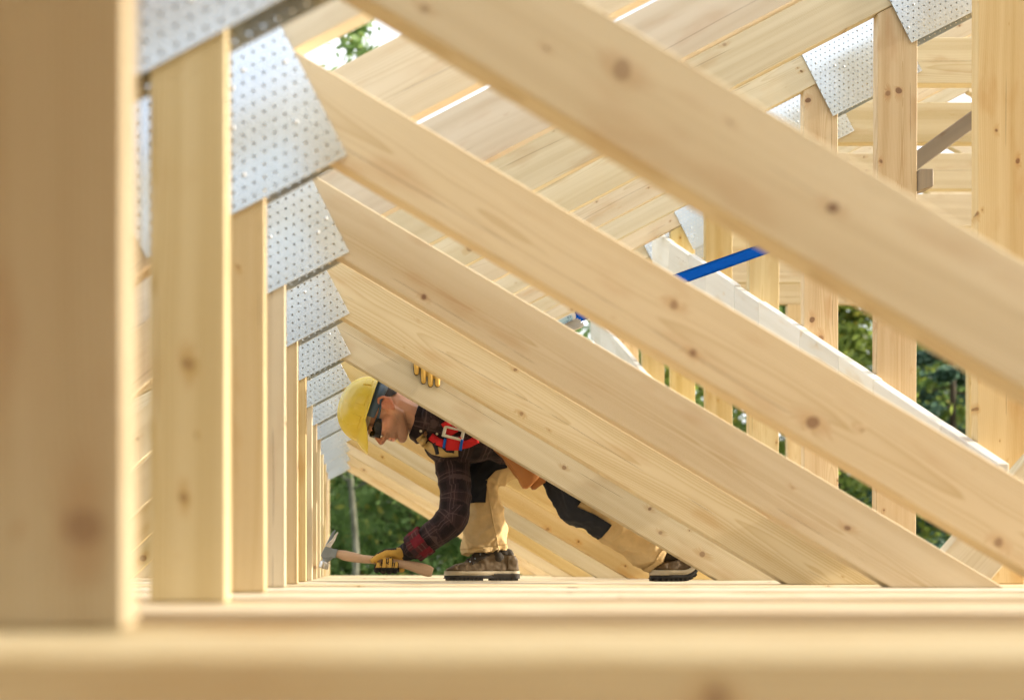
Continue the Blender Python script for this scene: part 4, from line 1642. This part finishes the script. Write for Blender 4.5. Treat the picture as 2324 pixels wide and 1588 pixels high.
bm = bmesh.new()
cl = [(392, 562, 62, .0115), (440, 568, 78, .0125), (540, 592, 100, .014), (680, 622, 98, .0145), (850, 652, 82, .0140), (1040, 670, 79, .0140), (1240, 695, 74, .0142), (1440, 722, 76, .0148), (1600, 752, 88, .0155), (1750, 790, 106, .0160), (1900, 838, 118, .0165), (1975, 862, 112, .0162), (2030, 878, 84, .0125)]
rws = []
for i, (x, y, h, ty) in enumerate(cl):
    x0, y0 = cl[max(0, i - 1)][:2]
    x1, y1 = cl[min(len(cl) - 1, i + 1)][:2]
    L_ = math.hypot(x1 - x0, y1 - y0)
    nx, ny = -(y1 - y0) / L_, (x1 - x0) / L_
    h *= .86
    r = []
    for k in range(16):
        a = 2 * math.pi * k / 16
        c_, s_ = math.cos(a), math.sin(a)
        e_ = .75
        c2, s2 = math.copysign(abs(c_) ** e_, c_), math.copysign(abs(s_) ** e_, s_)
        r.append(bm.verts.new(G(x + nx * h * s2, y + ny * h * s2, 4.0 + ty * c2)))
    rws.append(r)
for a, b in zip(rws, rws[1:]):
    for k in range(16):
        bm.faces.new([a[k], a[(k + 1) % 16], b[(k + 1) % 16], b[k]])
bm.faces.new(rws[0])
bm.faces.new(list(reversed(rws[-1])))
hm = from_bm('handle', bm, None, True)
ho = bpy.data.objects.new('handle', hm)
C.objects.link(ho)
hm.materials.append(HANDLE)
# grain along the handle: turn the mesh so its own x follows the handle
ang = math.atan2((878 - 562), (2030 - 392))
R_ = Matrix.Rotation(ang, 4, 'Y')
hm.transform(R_.inverted() @ Matrix.Translation(-hz))
ho.parent = ham
ho.matrix_local = R_

sh = Shapes()


def slab(pts, y0, y1, grow=0.0):
    sh.hull([G(x, y, yy) for x, y in pts for yy in (y0, y1)])


# cheek and eye
slab([(140, 590), (165, 640), (240, 650), (310, 610), (345, 540), (330, 470), (300, 430), (235, 420), (195, 470)], 3.984, 4.016)
slab([(290, 470), (430, 492), (385, 640), (290, 620)], 3.985, 4.015)
head = sh.mesh('hammer_head', .0018, 3, .4, STEEL)
hfin(link('hammer_head', head))
for off, yy in (((0, 0), 4.006), ((46, 34), 3.989)):
    sh = Shapes()
    path = [(255, 450, 62), (285, 370, 48), (318, 285, 36), (352, 210, 24), (385, 168, 13)]
    pr = []
    for x, y, h in path:
        f_ = min(1.0, (450 - y) / 150)
        pr.append((x + off[0] * f_, y + off[1] * f_, h * .8))
    for a, b in zip(pr, pr[1:]):
        pts = []
        for x, y, h in (a, b):
            pts += [G(x - h * .85, y - h * .4, yy - .0075), G(x + h * .85, y + h * .4, yy - .0075), G(x - h * .85, y - h * .4, yy + .0075), G(x + h * .85, y + h * .4, yy + .0075)]
        sh.hull(pts)
    hfin(link('claw', sh.mesh('claw', .0016, 3, .4, STEEL_BRIGHT if off[0] else STEEL)))
sh = Shapes()
sh.frus(G(225, 610, 4.0), .0125, G(212, 700, 4.0), .0115)
sh.frus(G(330, 600, 4.0), .010, G(220, 680, 4.0), .012)
hfin(link('neck', sh.mesh('neck', .0018, 3, .4, STEEL)))
bm = bmesh.new()
fa, fb = G(212, 690, 4.0), G(180, 815, 4.0)
axh = (fb - fa).normalized()
e1 = Vector((0, 1, 0))
e2 = axh.cross(e1)
prof = [(0, .016), (.05, .0195), (.18, .0205), (.82, .0205), (.95, .0195), (1.0, .0175)]
rws = [[bm.verts.new(fa.lerp(fb, t_) + (e1 * math.cos(k * math.pi / 12) + e2 * math.sin(k * math.pi / 12)) * r_) for k in range(24)] for t_, r_ in prof]
for a, b in zip(rws, rws[1:]):
    for k in range(24):
        bm.faces.new([a[k], a[(k + 1) % 24], b[(k + 1) % 24], b[k]])
bm.faces.new(rws[0])
bm.faces.new(list(reversed(rws[-1])))
hfin(link('striking_face', from_bm('striking_face', bm, STEEL_BRIGHT, True)))

# ------------------------------------------------------------------ tool pouch at his hip
tp = P(1180, 1060, 3.85)
pouch = empty('tool_pouch', tp, 'orange-tan leather tool pouch hanging below the worker\'s hip', 'tool pouch')
for nm, px, y0, y1 in (('pocket', [(1130, 1020), (1205, 1040), (1226, 1078), (1213, 1093), (1199, 1108), (1191, 1110), (1184, 1103), (1176, 1085), (1172, 1074), (1150, 1050)], 3.825, 3.875),
                       ('pocket', [(1195, 1050), (1245, 1085), (1236, 1091), (1225, 1103), (1214, 1112), (1208, 1107), (1206, 1098), (1214, 1082)], 3.850, 3.895),
                       ('back_flap', [(1120, 1015), (1240, 1060), (1236, 1080), (1200, 1075), (1165, 1055)], 3.880, 3.905)):
    me, loc, rot = prism(nm, poly_xz(px, 3.85), y0, y1, (1, 0), .007, LEATHER)
    o = link(nm, me, pouch, None, Vector(loc) - tp, rot)
    me.polygons.foreach_set('use_smooth', [True] * len(me.polygons))

# ------------------------------------------------------------------ lanyard: blue strap from the pack on his back to a tall post
la = P(1322, 712, 3.97)
lan = empty('safety_lanyard', la, 'bright blue webbing lanyard with folded white absorber pack and pale blue label', 'lanyard')
pts = [P(1300, 722, 3.96), P(1420, 678, 4.02), P(1545, 632, 4.10), P(1743, 562, 4.22), Vector((K0 - .004, 4.345, (VPY - 532) * 4.345 / F_PX))]
bm = bmesh.new()
rws = []
for i in range(41):
    t_ = i / 40 * (len(pts) - 1)
    k_ = min(len(pts) - 2, int(t_))
    q = pts[k_].lerp(pts[k_ + 1], t_ - k_)
    rws.append([bm.verts.new(q + Vector((.011 * s, -.004 * abs(s), .0300 * s))) for s in (-1, -.5, 0, .5, 1)])
for a, b in zip(rws, rws[1:]):
    for j in range(4):
        bm.faces.new([a[j], a[j + 1], b[j + 1], b[j]])
bmesh.ops.solidify(bm, geom=bm.faces[:], thickness=.0022)
t = NT('blue_ribbed_webbing')
x_, y_, z_ = t.sep(t.obj())
rib = t.math('SINE', t.math('MULTIPLY', t.math('ADD', x_, t.math('MULTIPLY', y_, 0.3)), 1500.0))
cb2 = t.mix(t.mapr(rib, -1, 1, 0, 1), (0.000, 0.085, 0.44), (0.001, 0.125, 0.58))
t.bsdf(cb2, rough=0.9, spec=0.05, normal=t.bump(rib, 0.3, 0.001))
BLUE_STRAP = t.m
o = link('blue_strap', from_bm('blue_strap', bm, BLUE_STRAP, True), lan)
o.location = -la
WHITE_WEB = plain('white_webbing', (0.74, 0.73, 0.68), rough=0.7, vary=0.12, scale=260, bump=0.3)
LABEL = plain('pale_blue_label', (0.42, 0.62, 0.78), rough=0.4, vary=0.05)
dirp = Vector((.92, 0, .39)).normalized()
nrm = Vector((-.39, 0, .92)).normalized()
pc = P(1296, 738, 3.93)
for k in range(5):
    bm = bmesh.new()
    off = nrm * (-.020 + k * .0075)
    L0, L1 = -.085, .040 + .004 * (k % 2) - .003 * k
    lp = []
    for s in range(14):
        a = math.pi * s / 13 - math.pi / 2
        lp.append(pc + off + dirp * (L1 + .0032 * math.cos(a)) + nrm * (.0032 * math.sin(a)))
    lp = [pc + off + dirp * L0 - nrm * .0032] + lp + [pc + off + dirp * L0 + nrm * .0032]
    A = [bm.verts.new(p_ + Vector((0, -.018, 0))) for p_ in lp]
    B = [bm.verts.new(p_ + Vector((0, .018, 0))) for p_ in lp]
    for i in range(len(lp) - 1):
        bm.faces.new([A[i], A[i + 1], B[i + 1], B[i]])
    bmesh.ops.recalc_face_normals(bm, faces=bm.faces)
    bmesh.ops.solidify(bm, geom=bm.faces[:], thickness=.0018)
    o = link('folded_webbing', from_bm('folded_webbing', bm, WHITE_WEB, True), lan)
    o.location = -la
# wrapper with label on the front
bm = bmesh.new()
q = [pc + dirp * a + nrm * b + Vector((0, -.024, 0)) for a, b in ((-.085, .004), (.022, .014), (.028, .034), (.012, .040), (-.085, .034))]
q2 = [p_ + Vector((0, .046, 0)) for p_ in q]
A = [bm.verts.new(p_) for p_ in q]
B = [bm.verts.new(p_) for p_ in q2]
bm.faces.new(A)
bm.faces.new(list(reversed(B)))
for i in range(5):
    bm.faces.new([A[i], B[i], B[(i + 1) % 5], A[(i + 1) % 5]])
bmesh.ops.bevel(bm, geom=list(bm.edges), offset=.002, segments=2, affect='EDGES')
wrp = link('label_wrapper', from_bm('label_wrapper', bm, WHITE_WEB), lan)
wrp.location = -la
bm = bmesh.new()
v_ = [bm.verts.new(pc + dirp * a + nrm * b + Vector((0, -.0256, 0))) for a, b in ((-.080, .007), (.010, .015), (.010, .034), (-.080, .030))]
bm.faces.new(v_)
o = link('label_print', from_bm('label_print', bm, LABEL), wrp)
tc = bpy.data.curves.new('print', 'FONT')
tc.body = 'PORTWEST\nCE'
tc.size = .014
to = bpy.data.objects.new('tmp', tc)
C.objects.link(to)
dg = bpy.context.evaluated_depsgraph_get()
tm = bpy.data.meshes.new_from_object(to.evaluated_get(dg))
bpy.data.objects.remove(to)
tm.materials.clear()
tm.materials.append(plain('label_ink', (0.05, 0.12, 0.26), rough=0.5))
Mx = Matrix(((-dirp.x, -nrm.x, 0), (0, 0, -1), (-dirp.z, -nrm.z, 0))).to_4x4()
tm.transform(Matrix.Translation(pc + dirp * .006 + nrm * .020 + Vector((0, -.0262, 0))) @ Mx)
link('label_text', tm, wrp)

# printed sticker on a right-hand plate
sc_ = Vector((2.128, 2.034))
bm = bmesh.new()
v_ = [bm.verts.new((a, 0, b)) for a, b in ((-.013, -.030), (.013, -.030), (.013, .030), (-.013, .030))]
bm.faces.new(v_)
t = NT('sticker_print')
x_, y_, z_ = t.sep(t.obj())
br = t.n('ShaderNodeTexBrick')
t.put(br.inputs['Vector'], t.comb(t.math('MULTIPLY', z_, 1.0), t.math('MULTIPLY', x_, 1.0), 0.0))
br.inputs['Scale'].default_value = 120.0
br.inputs['Color1'].default_value = (0.07, 0.11, 0.17, 1)
br.inputs['Color2'].default_value = (0.10, 0.15, 0.22, 1)
br.inputs['Mortar'].default_value = (0.45, 0.48, 0.50, 1)
br.inputs['Mortar Size'].default_value = 0.06
t.bsdf(br.outputs['Color'], rough=0.5)
stk = link('printed_stamp', from_bm('printed_stamp', bm, t.m), trusses[6], None, (sc_.x, -0.0032, sc_.y), (0, -math.atan2(PD.y, PD.x), 0))
